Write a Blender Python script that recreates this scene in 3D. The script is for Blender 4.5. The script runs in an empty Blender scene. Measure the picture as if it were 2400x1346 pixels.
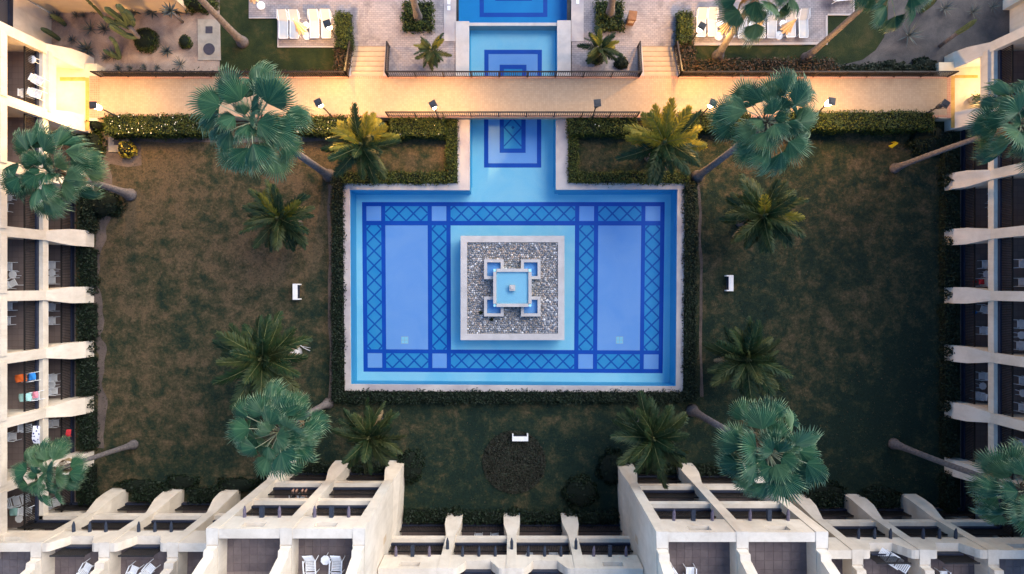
import bpy, math, random
import numpy as np
from mathutils import Vector, Matrix

# ------------------------------------------------------------------ camera, light, exposure
SC = bpy.context.scene
COL = SC.collection
CAM_H = 42.0            # drone height above the lawn, metres
FOC = 1353.0            # focal length in pixels of a 2400 px wide picture

cam_data = bpy.data.cameras.new('camera')
cam_data.sensor_width = 36.0
cam_data.lens = 36.0 * FOC / 2400.0
cam_data.clip_end = 1000.0
cam = bpy.data.objects.new('camera', cam_data)
cam.location = (0, 0, CAM_H)
COL.objects.link(cam)
SC.camera = cam

SUN_AZ, SUN_EL = math.radians(48), math.radians(42)     # azimuth from +Y towards +X
world = bpy.data.worlds.new('World')
SC.world = world
world.use_nodes = True
wn, wl = world.node_tree.nodes, world.node_tree.links
sky = wn.new('ShaderNodeTexSky')
sky.sky_type = 'NISHITA'
sky.sun_disc = False
sky.sun_elevation = math.radians(14)
sky.sun_rotation = SUN_AZ
sky.ozone_density = 4.5
sky.dust_density = 0.6
bg = wn['Background']
bg.inputs['Strength'].default_value = 0.15
wl.new(sky.outputs[0], bg.inputs['Color'])

sun_data = bpy.data.lights.new('sun', 'SUN')
sun_data.energy = 1.25
sun_data.angle = math.radians(50)
sun_data.color = (1.0, 0.88, 0.73)
sun = bpy.data.objects.new('sun', sun_data)
d = Vector((math.sin(SUN_AZ) * math.cos(SUN_EL), math.cos(SUN_AZ) * math.cos(SUN_EL), math.sin(SUN_EL)))
sun.rotation_euler = d.to_track_quat('Z', 'Y').to_euler()
COL.objects.link(sun)

SC.view_settings.view_transform = 'Standard'
SC.view_settings.look = 'None'
SC.view_settings.gamma = 1.0
SC.view_settings.use_curve_mapping = False
SC.view_settings.exposure = 1.82
SC.cycles.max_bounces = 6
SC.cycles.transparent_max_bounces = 12

# ------------------------------------------------------------------ helpers
RND = random.Random(7)
NPR = np.random.default_rng(11)
PI = math.pi

def P(px, py, z=0.0):
    """ground plan read off the aerial photograph: pixel of the 2400 px picture + height -> metres"""
    k = (CAM_H - z) / FOC
    return Vector(((px - 1200.0) * k, -(py - 673.0) * k, z))

def RX(px, z=0.0): return (px - 1200.0) * (CAM_H - z) / FOC
def RY(py, z=0.0): return -(py - 673.0) * (CAM_H - z) / FOC

ORG = {}

def tag(o, label=None, cat=None, group=None, kind=None):
    if label: o['label'] = label
    if cat: o['category'] = cat
    if group: o['group'] = group
    if kind: o['kind'] = kind
    return o

def empty(name, loc=(0, 0, 0), label=None, cat=None, group=None, kind=None):
    o = bpy.data.objects.new(name, None)
    o.empty_display_size = 0.2
    o.location = loc
    COL.objects.link(o)
    ORG[o.name] = Vector(loc)
    return tag(o, label, cat, group, kind)

def link_mesh(name, me, parent=None):
    o = bpy.data.objects.new(name, me)
    COL.objects.link(o)
    if parent is not None:
        o.parent = parent
        ORG[o.name] = ORG.get(parent.name, Vector((0, 0, 0)))
    else:
        ORG[o.name] = Vector((0, 0, 0))
    return o

class MB:
    def __init__(self, fr=None):
        self.v, self.f, self.m, self.fr = [], [], [], fr
    def add(self, vs, fs, mi=0):
        n = len(self.v)
        if self.fr:
            vs = [self.fr(*p) for p in vs]
        self.v.extend([tuple(p) for p in vs])
        self.f.extend([tuple(i + n for i in f) for f in fs])
        self.m.extend([mi] * len(fs))
        return self
    def box(self, x0, x1, y0, y1, z0, z1, mi=0):
        return self.add([(x0, y0, z0), (x1, y0, z0), (x1, y1, z0), (x0, y1, z0), (x0, y0, z1), (x1, y0, z1), (x1, y1, z1), (x0, y1, z1)],
                        [(0, 3, 2, 1), (4, 5, 6, 7), (0, 1, 5, 4), (1, 2, 6, 5), (2, 3, 7, 6), (3, 0, 4, 7)], mi)
    def prism(self, pts, z0, z1, mi=0):
        n = len(pts)
        vs = [(x, y, z0) for x, y in pts] + [(x, y, z1) for x, y in pts]
        fs = [tuple(range(n - 1, -1, -1)), tuple(range(n, 2 * n))] + [(i, (i + 1) % n, n + (i + 1) % n, n + i) for i in range(n)]
        return self.add(vs, fs, mi)
    def tube(self, pts, rs, n=8, mi=0, cap=True):
        pts = [Vector(p) for p in pts]
        vs, fs = [], []
        for i, p in enumerate(pts):
            t = (pts[min(i + 1, len(pts) - 1)] - pts[max(i - 1, 0)]).normalized()
            a = t.cross(Vector((0, 0, 1)) if abs(t.z) < 0.95 else Vector((1, 0, 0))).normalized()
            b = t.cross(a)
            r = rs[i] if hasattr(rs, '__len__') else rs
            for k in range(n):
                w = 2 * PI * k / n
                vs.append(p + a * (r * math.cos(w)) + b * (r * math.sin(w)))
        for i in range(len(pts) - 1):
            for k in range(n):
                fs.append((i * n + k, i * n + (k + 1) % n, (i + 1) * n + (k + 1) % n, (i + 1) * n + k))
        if cap:
            fs.append(tuple(range(n - 1, -1, -1)))
            fs.append(tuple(range((len(pts) - 1) * n, len(pts) * n)))
        return self.add(vs, fs, mi)
    def bar(self, p, q, w, h, mi=0):
        """square bar from p to q, width w (sideways) and height h"""
        p, q = Vector(p), Vector(q)
        t = (q - p).normalized()
        s = t.cross(Vector((0, 0, 1)))
        s = Vector((1, 0, 0)) if s.length < 1e-4 else s.normalized()
        u = s.cross(t)
        vs = [c + s * (w * a / 2) + u * (h * b / 2) for c in (p, q) for a, b in ((-1, -1), (1, -1), (1, 1), (-1, 1))]
        return self.add(vs, [(0, 1, 2, 3), (7, 6, 5, 4), (0, 4, 5, 1), (1, 5, 6, 2), (2, 6, 7, 3), (3, 7, 4, 0)], mi)
    def ball(self, c, rx, ry, rz, nu=10, nv=6, mi=0):
        vs, fs = [(c[0], c[1], c[2] - rz)], []
        for j in range(1, nv):
            a = -PI / 2 + PI * j / nv
            for i in range(nu):
                b = 2 * PI * i / nu
                vs.append((c[0] + rx * math.cos(a) * math.cos(b), c[1] + ry * math.cos(a) * math.sin(b), c[2] + rz * math.sin(a)))
        vs.append((c[0], c[1], c[2] + rz))
        for i in range(nu):
            fs.append((0, 1 + (i + 1) % nu, 1 + i))
            for j in range(nv - 2):
                a = 1 + j * nu
                fs.append((a + i, a + (i + 1) % nu, a + nu + (i + 1) % nu, a + nu + i))
            fs.append((len(vs) - 1, 1 + (nv - 2) * nu + i, 1 + (nv - 2) * nu + (i + 1) % nu))
        return self.add(vs, fs, mi)
    def np_add(self, V, Fq, mi=0):
        n = len(self.v)
        self.v.extend(map(tuple, V.tolist()))
        self.f.extend(map(tuple, (Fq + n).tolist()))
        self.m.extend([mi] * len(Fq))
        return self
    def mesh(self, name, mats, org=(0, 0, 0), smooth=False):
        me = bpy.data.meshes.new(name)
        o = Vector(org)
        vs = [(a - o[0], b - o[1], c - o[2]) for a, b, c in self.v] if o.length > 0 else self.v
        me.from_pydata(vs, [], self.f)
        for m in (mats if isinstance(mats, (list, tuple)) else [mats]):
            me.materials.append(m)
        if any(self.m):
            me.polygons.foreach_set('material_index', self.m)
        if smooth:
            me.polygons.foreach_set('use_smooth', [True] * len(self.f))
        me.update()
        return me
    def build(self, name, mats, parent=None, smooth=False, **kw):
        org = ORG.get(parent.name, Vector((0, 0, 0))) if parent is not None else Vector((0, 0, 0))
        o = link_mesh(name, self.mesh(name, mats, org, smooth), parent)
        return tag(o, **kw)

def copy_tree(o, parent=None):
    c = o.copy()
    COL.objects.link(c)
    c.parent = parent
    for ch in list(o.children):
        copy_tree(ch, c)
    return c

def place(o, loc, rz=0.0, sc=1.0):
    o.location = loc
    o.rotation_euler = (0, 0, rz)
    o.scale = (sc, sc, sc)
    return o

# ------------------------------------------------------------------ materials
def srgb(r, g, b):
    f = lambda c: (c / 255) / 12.92 if c <= 10 else ((c / 255 + 0.055) / 1.055) ** 2.4
    return (f(r), f(g), f(b), 1)

def c4(c): return tuple(c) if len(c) == 4 else (c[0], c[1], c[2], 1)

class NT:
    def __init__(self, name):
        self.mat = bpy.data.materials.new(name)
        self.mat.use_nodes = True
        self.t = self.mat.node_tree
        self.b = self.t.nodes['Principled BSDF']
        self.b.inputs['Specular IOR Level'].default_value = 0.25
    def n(self, typ, **kw):
        x = self.t.nodes.new(typ)
        for k, v in kw.items():
            setattr(x, k, v)
        return x
    def l(self, a, b): self.t.links.new(a, b)
    def pos(self, obj=False):
        if obj:
            return self.n('ShaderNodeTexCoord').outputs['Object']
        return self.n('ShaderNodeNewGeometry').outputs['Position']
    def noise(self, vec, scale, detail=4, rough=0.6, dist=0.0):
        x = self.n('ShaderNodeTexNoise')
        x.inputs['Scale'].default_value = scale
        x.inputs['Detail'].default_value = detail
        x.inputs['Roughness'].default_value = rough
        x.inputs['Distortion'].default_value = dist
        self.l(vec, x.inputs['Vector'])
        return x.outputs['Fac']
    def ramp(self, fac, stops, interp='LINEAR'):
        r = self.n('ShaderNodeValToRGB')
        r.color_ramp.interpolation = interp
        e = r.color_ramp.elements
        while len(e) < len(stops):
            e.new(0.5)
        for el, (p, c) in zip(e, stops):
            el.position = p
            el.color = c4(c)
        self.l(fac, r.inputs['Fac'])
        return r.outputs['Color']
    def mix(self, fac, a, b, typ='MIX'):
        x = self.n('ShaderNodeMix', data_type='RGBA', blend_type=typ)
        for sock, v in ((x.inputs['Factor'], fac), (x.inputs['A'], a), (x.inputs['B'], b)):
            if hasattr(v, 'links'):
                self.l(v, sock)
            elif isinstance(v, (int, float)):
                sock.default_value = v
            else:
                sock.default_value = c4(v)
        return x.outputs['Result']
    def math(self, op, a, b=0.0, clamp=False):
        x = self.n('ShaderNodeMath', operation=op, use_clamp=clamp)
        for sock, v in ((x.inputs[0], a), (x.inputs[1], b)):
            if hasattr(v, 'links'): self.l(v, sock)
            else: sock.default_value = v
        return x.outputs[0]
    def bump(self, h, strength=0.3, dist=0.02):
        x = self.n('ShaderNodeBump')
        x.inputs['Strength'].default_value = strength
        x.inputs['Distance'].default_value = dist
        self.l(h, x.inputs['Height'])
        self.l(x.outputs[0], self.b.inputs['Normal'])
    def done(self, col, rough=0.8, **kw):
        if hasattr(col, 'links'): self.l(col, self.b.inputs['Base Color'])
        else: self.b.inputs['Base Color'].default_value = c4(col)
        self.b.inputs['Roughness'].default_value = rough
        for k, v in kw.items():
            self.b.inputs[k].default_value = v
        return self.mat

def plain(name, c, c2=None, scale=3.0, rough=0.7, bump=0.0, bscale=30.0, fine=0.0, obj=False, bdist=0.01, **kw):
    t = NT(name)
    p = t.pos(obj)
    c2 = c2 or tuple(x * 0.82 for x in c[:3])
    col = t.ramp(t.noise(p, scale, 5, 0.6, 0.3), [(0.36, c2), (0.62, c)])
    if fine:
        g = t.noise(p, 45.0, 3, 0.7)
        col = t.mix(fine, col, t.ramp(g, [(0.3, (0.15, 0.15, 0.15)), (0.7, (1, 1, 1))]), 'MULTIPLY')
    if bump:
        t.bump(t.noise(p, bscale, 4, 0.6), bump, bdist)
    return t.done(col, rough, **kw)

def leafmat(name, cols, rough=0.55, trans=0.25, noise=0.35, per_obj=0.0):
    """leaves: colour by leaf, a little light through the blade"""
    t = NT(name)
    g = t.n('ShaderNodeNewGeometry')
    n = len(cols)
    col = t.ramp(g.outputs['Random Per Island'], [(i / max(1, n - 1), c) for i, c in enumerate(cols)])
    if per_obj:
        oi = t.n('ShaderNodeObjectInfo')
        col = t.mix(per_obj, col, t.ramp(oi.outputs['Random'], [(i / max(1, n - 1), c) for i, c in enumerate(cols)]))
    big = t.noise(g.outputs['Position'], 1.3, 3, 0.6)
    col = t.mix(noise, col, t.ramp(big, [(0.35, (0.45, 0.45, 0.45)), (0.65, (1.25, 1.25, 1.25))]), 'MULTIPLY')
    m = t.done(col, rough)
    if trans:
        tr = t.n('ShaderNodeBsdfTranslucent')
        t.l(col, tr.inputs['Color'])
        mx = t.n('ShaderNodeMixShader')
        mx.inputs[0].default_value = trans
        t.l(t.b.outputs[0], mx.inputs[1])
        t.l(tr.outputs[0], mx.inputs[2])
        t.l(mx.outputs[0], t.t.nodes['Material Output'].inputs['Surface'])
    return m

def lawn_mat():
    t = NT('lawn')
    p = t.pos()
    sep = t.n('ShaderNodeSeparateXYZ')
    t.l(p, sep.inputs[0])
    big = t.noise(p, 0.13, 5, 0.62, 0.3)
    mid = t.noise(p, 0.85, 9, 0.80, 0.15)
    # the lawn is drier on the left of the courtyard and near the walkway
    dry = t.math('ADD', t.math('MULTIPLY', sep.outputs['X'], -0.0042), t.math('MULTIPLY', sep.outputs['Y'], 0.0085))
    d = t.math('ADD', t.math('ADD', t.math('MULTIPLY', big, 0.85), t.math('MULTIPLY', mid, 1.85)), dry)
    d = t.math('SUBTRACT', d, 0.79)
    col = t.ramp(d, [(0.34, (0.006, 0.018, 0.012)), (0.48, (0.018, 0.029, 0.015)), (0.60, (0.045, 0.043, 0.021)), (0.80, (0.105, 0.074, 0.041))])
    fine = t.noise(p, 6.0, 7, 0.85)
    col = t.mix(1.0, col, t.ramp(fine, [(0.28, (0.35, 0.37, 0.37)), (0.52, (1, 1, 1)), (0.72, (1.8, 1.65, 1.45))]), 'MULTIPLY')
    f2 = t.noise(p, 30.0, 3, 0.8)
    t.bump(t.math('ADD', fine, t.math('MULTIPLY', f2, 0.6)), 0.8, 0.07)
    return t.done(col, 0.95)

def turf_mat(name, a, b, c):
    t = NT(name)
    p = t.pos()
    col = t.ramp(t.noise(p, 0.8, 7, 0.7, 0.5), [(0.35, a), (0.52, b), (0.68, c)])
    fine = t.noise(p, 14.0, 5, 0.75)
    col = t.mix(0.8, col, t.ramp(fine, [(0.3, (0.4, 0.4, 0.4)), (0.55, (1, 1, 1)), (0.72, (1.4, 1.4, 1.3))]), 'MULTIPLY')
    t.bump(fine, 0.7, 0.05)
    return t.done(col, 0.95)

def sand_mat(name, a, b, c):
    t = NT(name)
    p = t.pos()
    col = t.ramp(t.noise(p, 0.55, 6, 0.65, 0.4), [(0.34, a), (0.5, b), (0.66, c)])
    fine = t.noise(p, 16.0, 6, 0.8)
    col = t.mix(0.7, col, t.ramp(fine, [(0.32, (0.5, 0.5, 0.5)), (0.6, (1.1, 1.1, 1.1))]), 'MULTIPLY')
    t.bump(fine, 0.6, 0.04)
    return t.done(col, 0.95)

def brick_mat(name, c1, c2, mortar, bw, bh, msize=0.012, off=0.5, rough=0.8, stain=None, stain_amt=0.5, sscale=0.5):
    t = NT(name)
    p = t.pos()
    b = t.n('ShaderNodeTexBrick', offset=off)
    t.l(p, b.inputs['Vector'])
    b.inputs['Scale'].default_value = 1.0
    b.inputs['Color1'].default_value = c4(c1)
    b.inputs['Color2'].default_value = c4(c2)
    b.inputs['Mortar'].default_value = c4(mortar)
    b.inputs['Brick Width'].default_value = bw
    b.inputs['Row Height'].default_value = bh
    b.inputs['Mortar Size'].default_value = msize
    b.inputs['Mortar Smooth'].default_value = 0.3
    b.inputs['Bias'].default_value = -0.1
    col = b.outputs['Color']
    if stain:
        s = t.noise(p, sscale, 7, 0.68, 0.8)
        col = t.mix(t.ramp(s, [(0.48, (0, 0, 0)), (0.70, (stain_amt,) * 3)]), col, stain)
    g = t.noise(p, 20.0, 4, 0.7)
    col = t.mix(0.22, col, t.ramp(g, [(0.3, (0.6, 0.6, 0.6)), (0.65, (1.1, 1.1, 1.1))]), 'MULTIPLY')
    t.bump(t.math('SUBTRACT', t.math('MULTIPLY', g, 0.3), b.outputs['Fac']), 0.35, 0.01)
    return t.done(col, rough)

def pool_mat(name, c, c2, tile=0.0):
    t = NT(name)
    p = t.pos()
    n1 = t.noise(p, 0.35, 5, 0.6, 0.6)
    col = t.ramp(n1, [(0.35, c2), (0.62, c)])
    f = t.noise(p, 26.0, 3, 0.8)
    col = t.mix(0.5, col, t.ramp(f, [(0.3, (0.82, 0.82, 0.85)), (0.65, (1.08, 1.08, 1.05))]), 'MULTIPLY')
    return t.done(col, 0.45)

def water_mat():
    t = NT('water')
    nt = t.t
    fr = t.n('ShaderNodeFresnel')
    fr.inputs['IOR'].default_value = 1.33
    tr = t.n('ShaderNodeBsdfTransparent')
    tr.inputs['Color'].default_value = (0.86, 0.955, 0.99, 1)
    gl = t.n('ShaderNodeBsdfGlossy')
    gl.inputs['Roughness'].default_value = 0.04
    bp = t.n('ShaderNodeBump')
    bp.inputs['Strength'].default_value = 0.25
    bp.inputs['Distance'].default_value = 0.02
    t.l(t.noise(t.pos(), 2.6, 4, 0.6, 0.4), bp.inputs['Height'])
    t.l(bp.outputs[0], gl.inputs['Normal'])
    t.l(bp.outputs[0], fr.inputs['Normal'])
    mx = t.n('ShaderNodeMixShader')
    t.l(fr.outputs[0], mx.inputs[0])
    t.l(tr.outputs[0], mx.inputs[1])
    t.l(gl.outputs[0], mx.inputs[2])
    t.l(mx.outputs[0], nt.nodes['Material Output'].inputs['Surface'])
    return t.mat

def emit(name, c, s):
    t = NT(name)
    t.b.inputs['Emission Color'].default_value = c4(c)
    t.b.inputs['Emission Strength'].default_value = s
    return t.done(c, 0.5)

M = {}
M['lawn'] = lawn_mat()
M['turf'] = turf_mat('garden_turf', (0.010, 0.020, 0.006), (0.022, 0.032, 0.008), (0.055, 0.048, 0.016))
M['earth'] = sand_mat('bare_earth', (0.070, 0.055, 0.050), (0.115, 0.088, 0.075), (0.16, 0.12, 0.095))
M['sand'] = sand_mat('dry_garden_gravel', (0.20, 0.145, 0.12), (0.36, 0.26, 0.20), (0.50, 0.38, 0.29))
M['sand2'] = sand_mat('grey_garden_gravel', (0.055, 0.052, 0.054), (0.090, 0.080, 0.076), (0.135, 0.115, 0.104))
def stucco_mat():
    """cream render with rain streaks down the walls and grime on the ledges"""
    t = NT('cream_stucco')
    p = t.pos()
    mp = t.n('ShaderNodeMapping')
    mp.inputs['Scale'].default_value = (3.2, 3.2, 0.22)
    t.l(p, mp.inputs['Vector'])
    streak = t.noise(mp.outputs[0], 1.0, 6, 0.65, 0.2)
    blot = t.noise(p, 0.7, 6, 0.65, 0.4)
    col = t.ramp(blot, [(0.34, (0.60, 0.52, 0.42)), (0.62, (0.73, 0.645, 0.535))])
    col = t.mix(t.ramp(streak, [(0.50, (0, 0, 0)), (0.74, (0.26, 0.26, 0.26))]), col, (0.42, 0.34, 0.25))
    g = t.noise(p, 40.0, 4, 0.7)
    col = t.mix(0.18, col, t.ramp(g, [(0.3, (0.4, 0.4, 0.4)), (0.65, (1, 1, 1))]), 'MULTIPLY')
    t.bump(g, 0.15, 0.01)
    return t.done(col, 0.9)
M['stucco'] = stucco_mat()
M['stucco2'] = plain('ochre_stucco', (0.62, 0.48, 0.33), (0.56, 0.43, 0.30), 0.8, 0.9, 0.15, 60.0, 0.12)
M['navy'] = plain('navy_ledge', (0.022, 0.028, 0.050), (0.014, 0.019, 0.038), 4.0, 0.5)
M['iron'] = plain('black_iron', (0.022, 0.020, 0.020), (0.016, 0.015, 0.015), 8.0, 0.5)
M['rail_brown'] = plain('brown_iron', (0.022, 0.016, 0.015), (0.016, 0.012, 0.011), 8.0, 0.5)
M['tile_brown'] = brick_mat('balcony_tile', (0.20, 0.158, 0.148), (0.24, 0.19, 0.176), (0.14, 0.112, 0.106), 0.4, 0.4, 0.012, 0.0, 0.7)
M['terrace_tile'] = plain('terrace_tile', (0.185, 0.150, 0.150), (0.135, 0.11, 0.112), 1.4, 0.75, 0.1, 40, 0.3)
M['glass'] = plain('dark_glass', (0.02, 0.025, 0.03), (0.02, 0.022, 0.028), 2.0, 0.08)
M['paver'] = brick_mat('walkway_paver', (0.37, 0.27, 0.18), (0.43, 0.32, 0.215), (0.28, 0.205, 0.14), 0.14, 0.14, 0.006, 0.0, 0.85, (0.30, 0.20, 0.13), 0.25, 0.7)
M['red_tile'] = brick_mat('red_border_tile', (0.42, 0.19, 0.12), (0.48, 0.235, 0.15), (0.50, 0.35, 0.26), 0.13, 0.13, 0.008, 0.0, 0.8)
M['gold_tile'] = plain('gold_border_tile', (0.50, 0.30, 0.08), (0.40, 0.22, 0.05), 2.5, 0.6)
M['landing'] = plain('landing_tile', (0.62, 0.52, 0.38), (0.56, 0.46, 0.33), 2.0, 0.6)
M['deck'] = brick_mat('pool_deck_paver', (0.29, 0.25, 0.245), (0.37, 0.315, 0.30), (0.20, 0.175, 0.175), 0.30, 0.15, 0.014, 0.5, 0.85, (0.11, 0.095, 0.105), 0.85, 0.5)
M['step'] = plain('stair_tile', (0.46, 0.35, 0.24), (0.40, 0.30, 0.21), 2.0, 0.8, 0.1, 40, 0.15)
M['coping'] = plain('coping_stone', (0.50, 0.445, 0.41), (0.34, 0.295, 0.30), 0.45, 0.8, 0.1, 50, 0.15)
M['pale_stone'] = plain('pale_stone', (0.52, 0.48, 0.45), (0.44, 0.405, 0.38), 1.2, 0.8, 0.1, 50, 0.12)
M['concrete'] = plain('concrete', (0.40, 0.345, 0.28), (0.30, 0.26, 0.21), 1.5, 0.9, 0.2, 30, 0.3)
M['p_light'] = pool_mat('pool_plaster_pale_blue', (0.50, 0.85, 0.91), (0.36, 0.78, 0.90))
M['p_mid'] = pool_mat('pool_plaster_blue', (0.02, 0.36, 0.72), (0.012, 0.30, 0.66))
M['p_edge'] = pool_mat('pool_edge_tile', (0.13, 0.58, 0.80), (0.10, 0.54, 0.78))
M['p_navy'] = pool_mat('pool_tile_royal_blue', (0.010, 0.105, 0.52), (0.006, 0.085, 0.46))
M['p_lav'] = pool_mat('pool_tile_lavender', (0.34, 0.53, 0.86), (0.27, 0.48, 0.85))
M['p_cyan'] = pool_mat('pool_tile_turquoise', (0.075, 0.40, 0.66), (0.035, 0.35, 0.65))
M['p_bar'] = pool_mat('pool_tile_lattice_blue', (0.010, 0.13, 0.46), (0.006, 0.10, 0.43))
M['water'] = water_mat()
M['white'] = plain('white_plastic', (0.80, 0.82, 0.84), (0.73, 0.75, 0.78), 3.0, 0.4, obj=True)
M['sling'] = plain('lounger_sling', (0.50, 0.49, 0.47), (0.42, 0.44, 0.46), 1.6, 0.8, obj=True)
M['canvas'] = plain('beige_canvas', (0.66, 0.50, 0.34), (0.56, 0.41, 0.27), 5.0, 0.85, obj=True)
M['bark'] = plain('palm_bark', (0.175, 0.150, 0.145), (0.105, 0.092, 0.092), 6.0, 0.95, 0.6, 22, 0.3, bdist=0.03)
M['bark_pale'] = plain('pale_palm_bark', (0.52, 0.50, 0.50), (0.42, 0.40, 0.40), 4.0, 0.9, 0.3, 20)
M['fan'] = leafmat('fan_palm_leaf', [(0.010, 0.056, 0.034), (0.022, 0.086, 0.045), (0.046, 0.120, 0.056), (0.13, 0.21, 0.095)], 0.5, 0.2, 0.25, 0.6)
M['fan_tip'] = leafmat('fan_palm_leaf_tip', [(0.07, 0.14, 0.075), (0.17, 0.22, 0.12)], 0.6, 0.2, 0.2)
M['fan_old'] = leafmat('dry_palm_leaf', [(0.22, 0.15, 0.08), (0.30, 0.22, 0.12)], 0.8, 0.15)
M['petiole'] = plain('palm_petiole', (0.19, 0.23, 0.13), (0.24, 0.21, 0.13), 5.0, 0.6)
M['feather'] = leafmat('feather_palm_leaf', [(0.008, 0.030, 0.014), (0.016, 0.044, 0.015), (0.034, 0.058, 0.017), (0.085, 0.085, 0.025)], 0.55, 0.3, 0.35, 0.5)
M['feather_lamplit'] = leafmat('lamplit_feather_palm_leaf', [(0.10, 0.12, 0.02), (0.22, 0.20, 0.025), (0.38, 0.29, 0.03)], 0.55, 0.45, 0.3, 0.5)  # yellow lamp glow on the fronds, painted into the leaf colour
M['rachis'] = plain('frond_rachis', (0.15, 0.16, 0.05), (0.12, 0.11, 0.05), 5.0, 0.6)
M['hedge'] = leafmat('hedge_leaf', [(0.012, 0.030, 0.006), (0.032, 0.052, 0.008), (0.085, 0.095, 0.013)], 0.6, 0.2)
M['hedge_dk'] = leafmat('dark_hedge_leaf', [(0.004, 0.012, 0.006), (0.008, 0.018, 0.008), (0.013, 0.026, 0.010)], 0.6, 0.15)
M['shrub_red'] = leafmat('reddish_shrub_leaf', [(0.014, 0.016, 0.010), (0.040, 0.028, 0.016), (0.110, 0.055, 0.028)], 0.6, 0.15)
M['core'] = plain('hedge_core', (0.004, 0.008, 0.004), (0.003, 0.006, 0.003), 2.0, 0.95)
M['blades'] = leafmat('grass_blade', [(0.008, 0.022, 0.008), (0.020, 0.036, 0.012), (0.045, 0.045, 0.018), (0.10, 0.075, 0.04)], 0.8, 0.1, 0.6)
M['yellow_leaf'] = leafmat('croton_leaf', [(0.10, 0.05, 0.03), (0.55, 0.40, 0.03), (0.75, 0.58, 0.05)], 0.5, 0.2, 0.15)
M['cover'] = leafmat('bed_leaf', [(0.016, 0.022, 0.014), (0.036, 0.030, 0.021), (0.020, 0.032, 0.018)], 0.7, 0.1)
M['flower'] = plain('white_flower', (0.85, 0.80, 0.66), (0.8, 0.74, 0.6), 5, 0.6)
M['agave'] = leafmat('agave_leaf', [(0.055, 0.075, 0.085), (0.085, 0.105, 0.105), (0.16, 0.16, 0.12)], 0.55, 0.05)
M['cactus'] = plain('cactus_skin', (0.085, 0.112, 0.055), (0.06, 0.085, 0.04), 3.0, 0.7, 0.4, 30)
M['metal_dk'] = plain('lamp_head_metal', (0.055, 0.052, 0.055), (0.04, 0.04, 0.042), 4.0, 0.4)
M['wood'] = plain('brown_wood', (0.26, 0.125, 0.06), (0.20, 0.095, 0.045), 5.0, 0.6)
M['log'] = plain('weathered_log', (0.15, 0.125, 0.16), (0.09, 0.08, 0.12), 7.0, 0.9, 0.5, 25)
M['log_blue'] = plain('blue_painted_post', (0.030, 0.040, 0.062), (0.022, 0.03, 0.05), 6.0, 0.7)
M['grate'] = plain('drain_grate', (0.62, 0.70, 0.68), (0.55, 0.62, 0.62), 5, 0.5)
M['lamp_on'] = emit('lit_lamp_globe', (1.0, 0.54, 0.15), 580.0)
M['lamp_off'] = plain('unlit_lamp_globe', (0.05, 0.048, 0.045), (0.04, 0.04, 0.04), 5, 0.4)
M['manhole'] = plain('iron_cover', (0.055, 0.05, 0.065), (0.04, 0.038, 0.05), 9, 0.6)
M['yellow'] = plain('yellow_plastic', (0.80, 0.58, 0.02), (0.7, 0.5, 0.02), 5, 0.5)
M['skin'] = plain('skin', (0.42, 0.24, 0.17), (0.36, 0.2, 0.14), 6, 0.6)
M['hair'] = plain('dark_hair', (0.02, 0.015, 0.012), (0.015, 0.012, 0.01), 6, 0.7)
M['cloth_dk'] = plain('dark_clothes', (0.03, 0.035, 0.04), (0.02, 0.025, 0.03), 6, 0.9)
M['t_teal'] = plain('teal_towel', (0.36, 0.62, 0.58), (0.30, 0.55, 0.52), 6, 0.95)
M['t_orange'] = plain('orange_towel', (0.80, 0.16, 0.03), (0.7, 0.13, 0.03), 6, 0.95)
M['t_pink'] = plain('pink_towel', (0.72, 0.25, 0.30), (0.60, 0.2, 0.25), 6, 0.95)
M['t_red'] = plain('red_towel', (0.55, 0.04, 0.05), (0.45, 0.03, 0.04), 6, 0.95)
M['t_blue'] = plain('blue_towel', (0.03, 0.22, 0.60), (0.03, 0.18, 0.5), 6, 0.95)

def spotted():
    t = NT('spotted_towel')
    v = t.n('ShaderNodeTexVoronoi')
    v.inputs['Scale'].default_value = 5.0
    t.l(t.pos(), v.inputs['Vector'])
    return t.done(t.ramp(v.outputs['Distance'], [(0.30, (0.03, 0.04, 0.16)), (0.36, (0.75, 0.76, 0.85))]), 0.95)
M['t_spot'] = spotted()

def pebble_mat():
    t = NT('river_pebble')
    g = t.n('ShaderNodeNewGeometry')
    col = t.ramp(g.outputs['Random Per Island'], [(0.0, (0.13, 0.145, 0.17)), (0.28, (0.21, 0.215, 0.235)), (0.52, (0.30, 0.29, 0.29)), (0.72, (0.36, 0.29, 0.25)), (0.84, (0.42, 0.41, 0.41)), (0.95, (0.62, 0.61, 0.60))], 'CONSTANT')
    return t.done(col, 0.5)
M['pebble'] = pebble_mat()

# ------------------------------------------------------------------ leaves and hedges
def leaf_quads(Pn, Nn, size, spread=0.6, aspect=0.5):
    """rhombic leaves at points Pn facing roughly along Nn -> verts, faces"""
    n = len(Pn)
    N = Nn + NPR.normal(0, spread, (n, 3))
    N /= np.linalg.norm(N, axis=1)[:, None] + 1e-9
    R = NPR.normal(0, 1, (n, 3))
    T = np.cross(N, R)
    T /= np.linalg.norm(T, axis=1)[:, None] + 1e-9
    B = np.cross(N, T)
    s = (size * NPR.uniform(0.6, 1.35, n))[:, None]
    V = np.stack([Pn - T * s, Pn + B * s * aspect, Pn + T * s, Pn - B * s * aspect], 1).reshape(-1, 3)
    F = np.arange(n * 4).reshape(n, 4)
    return V, F

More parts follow.
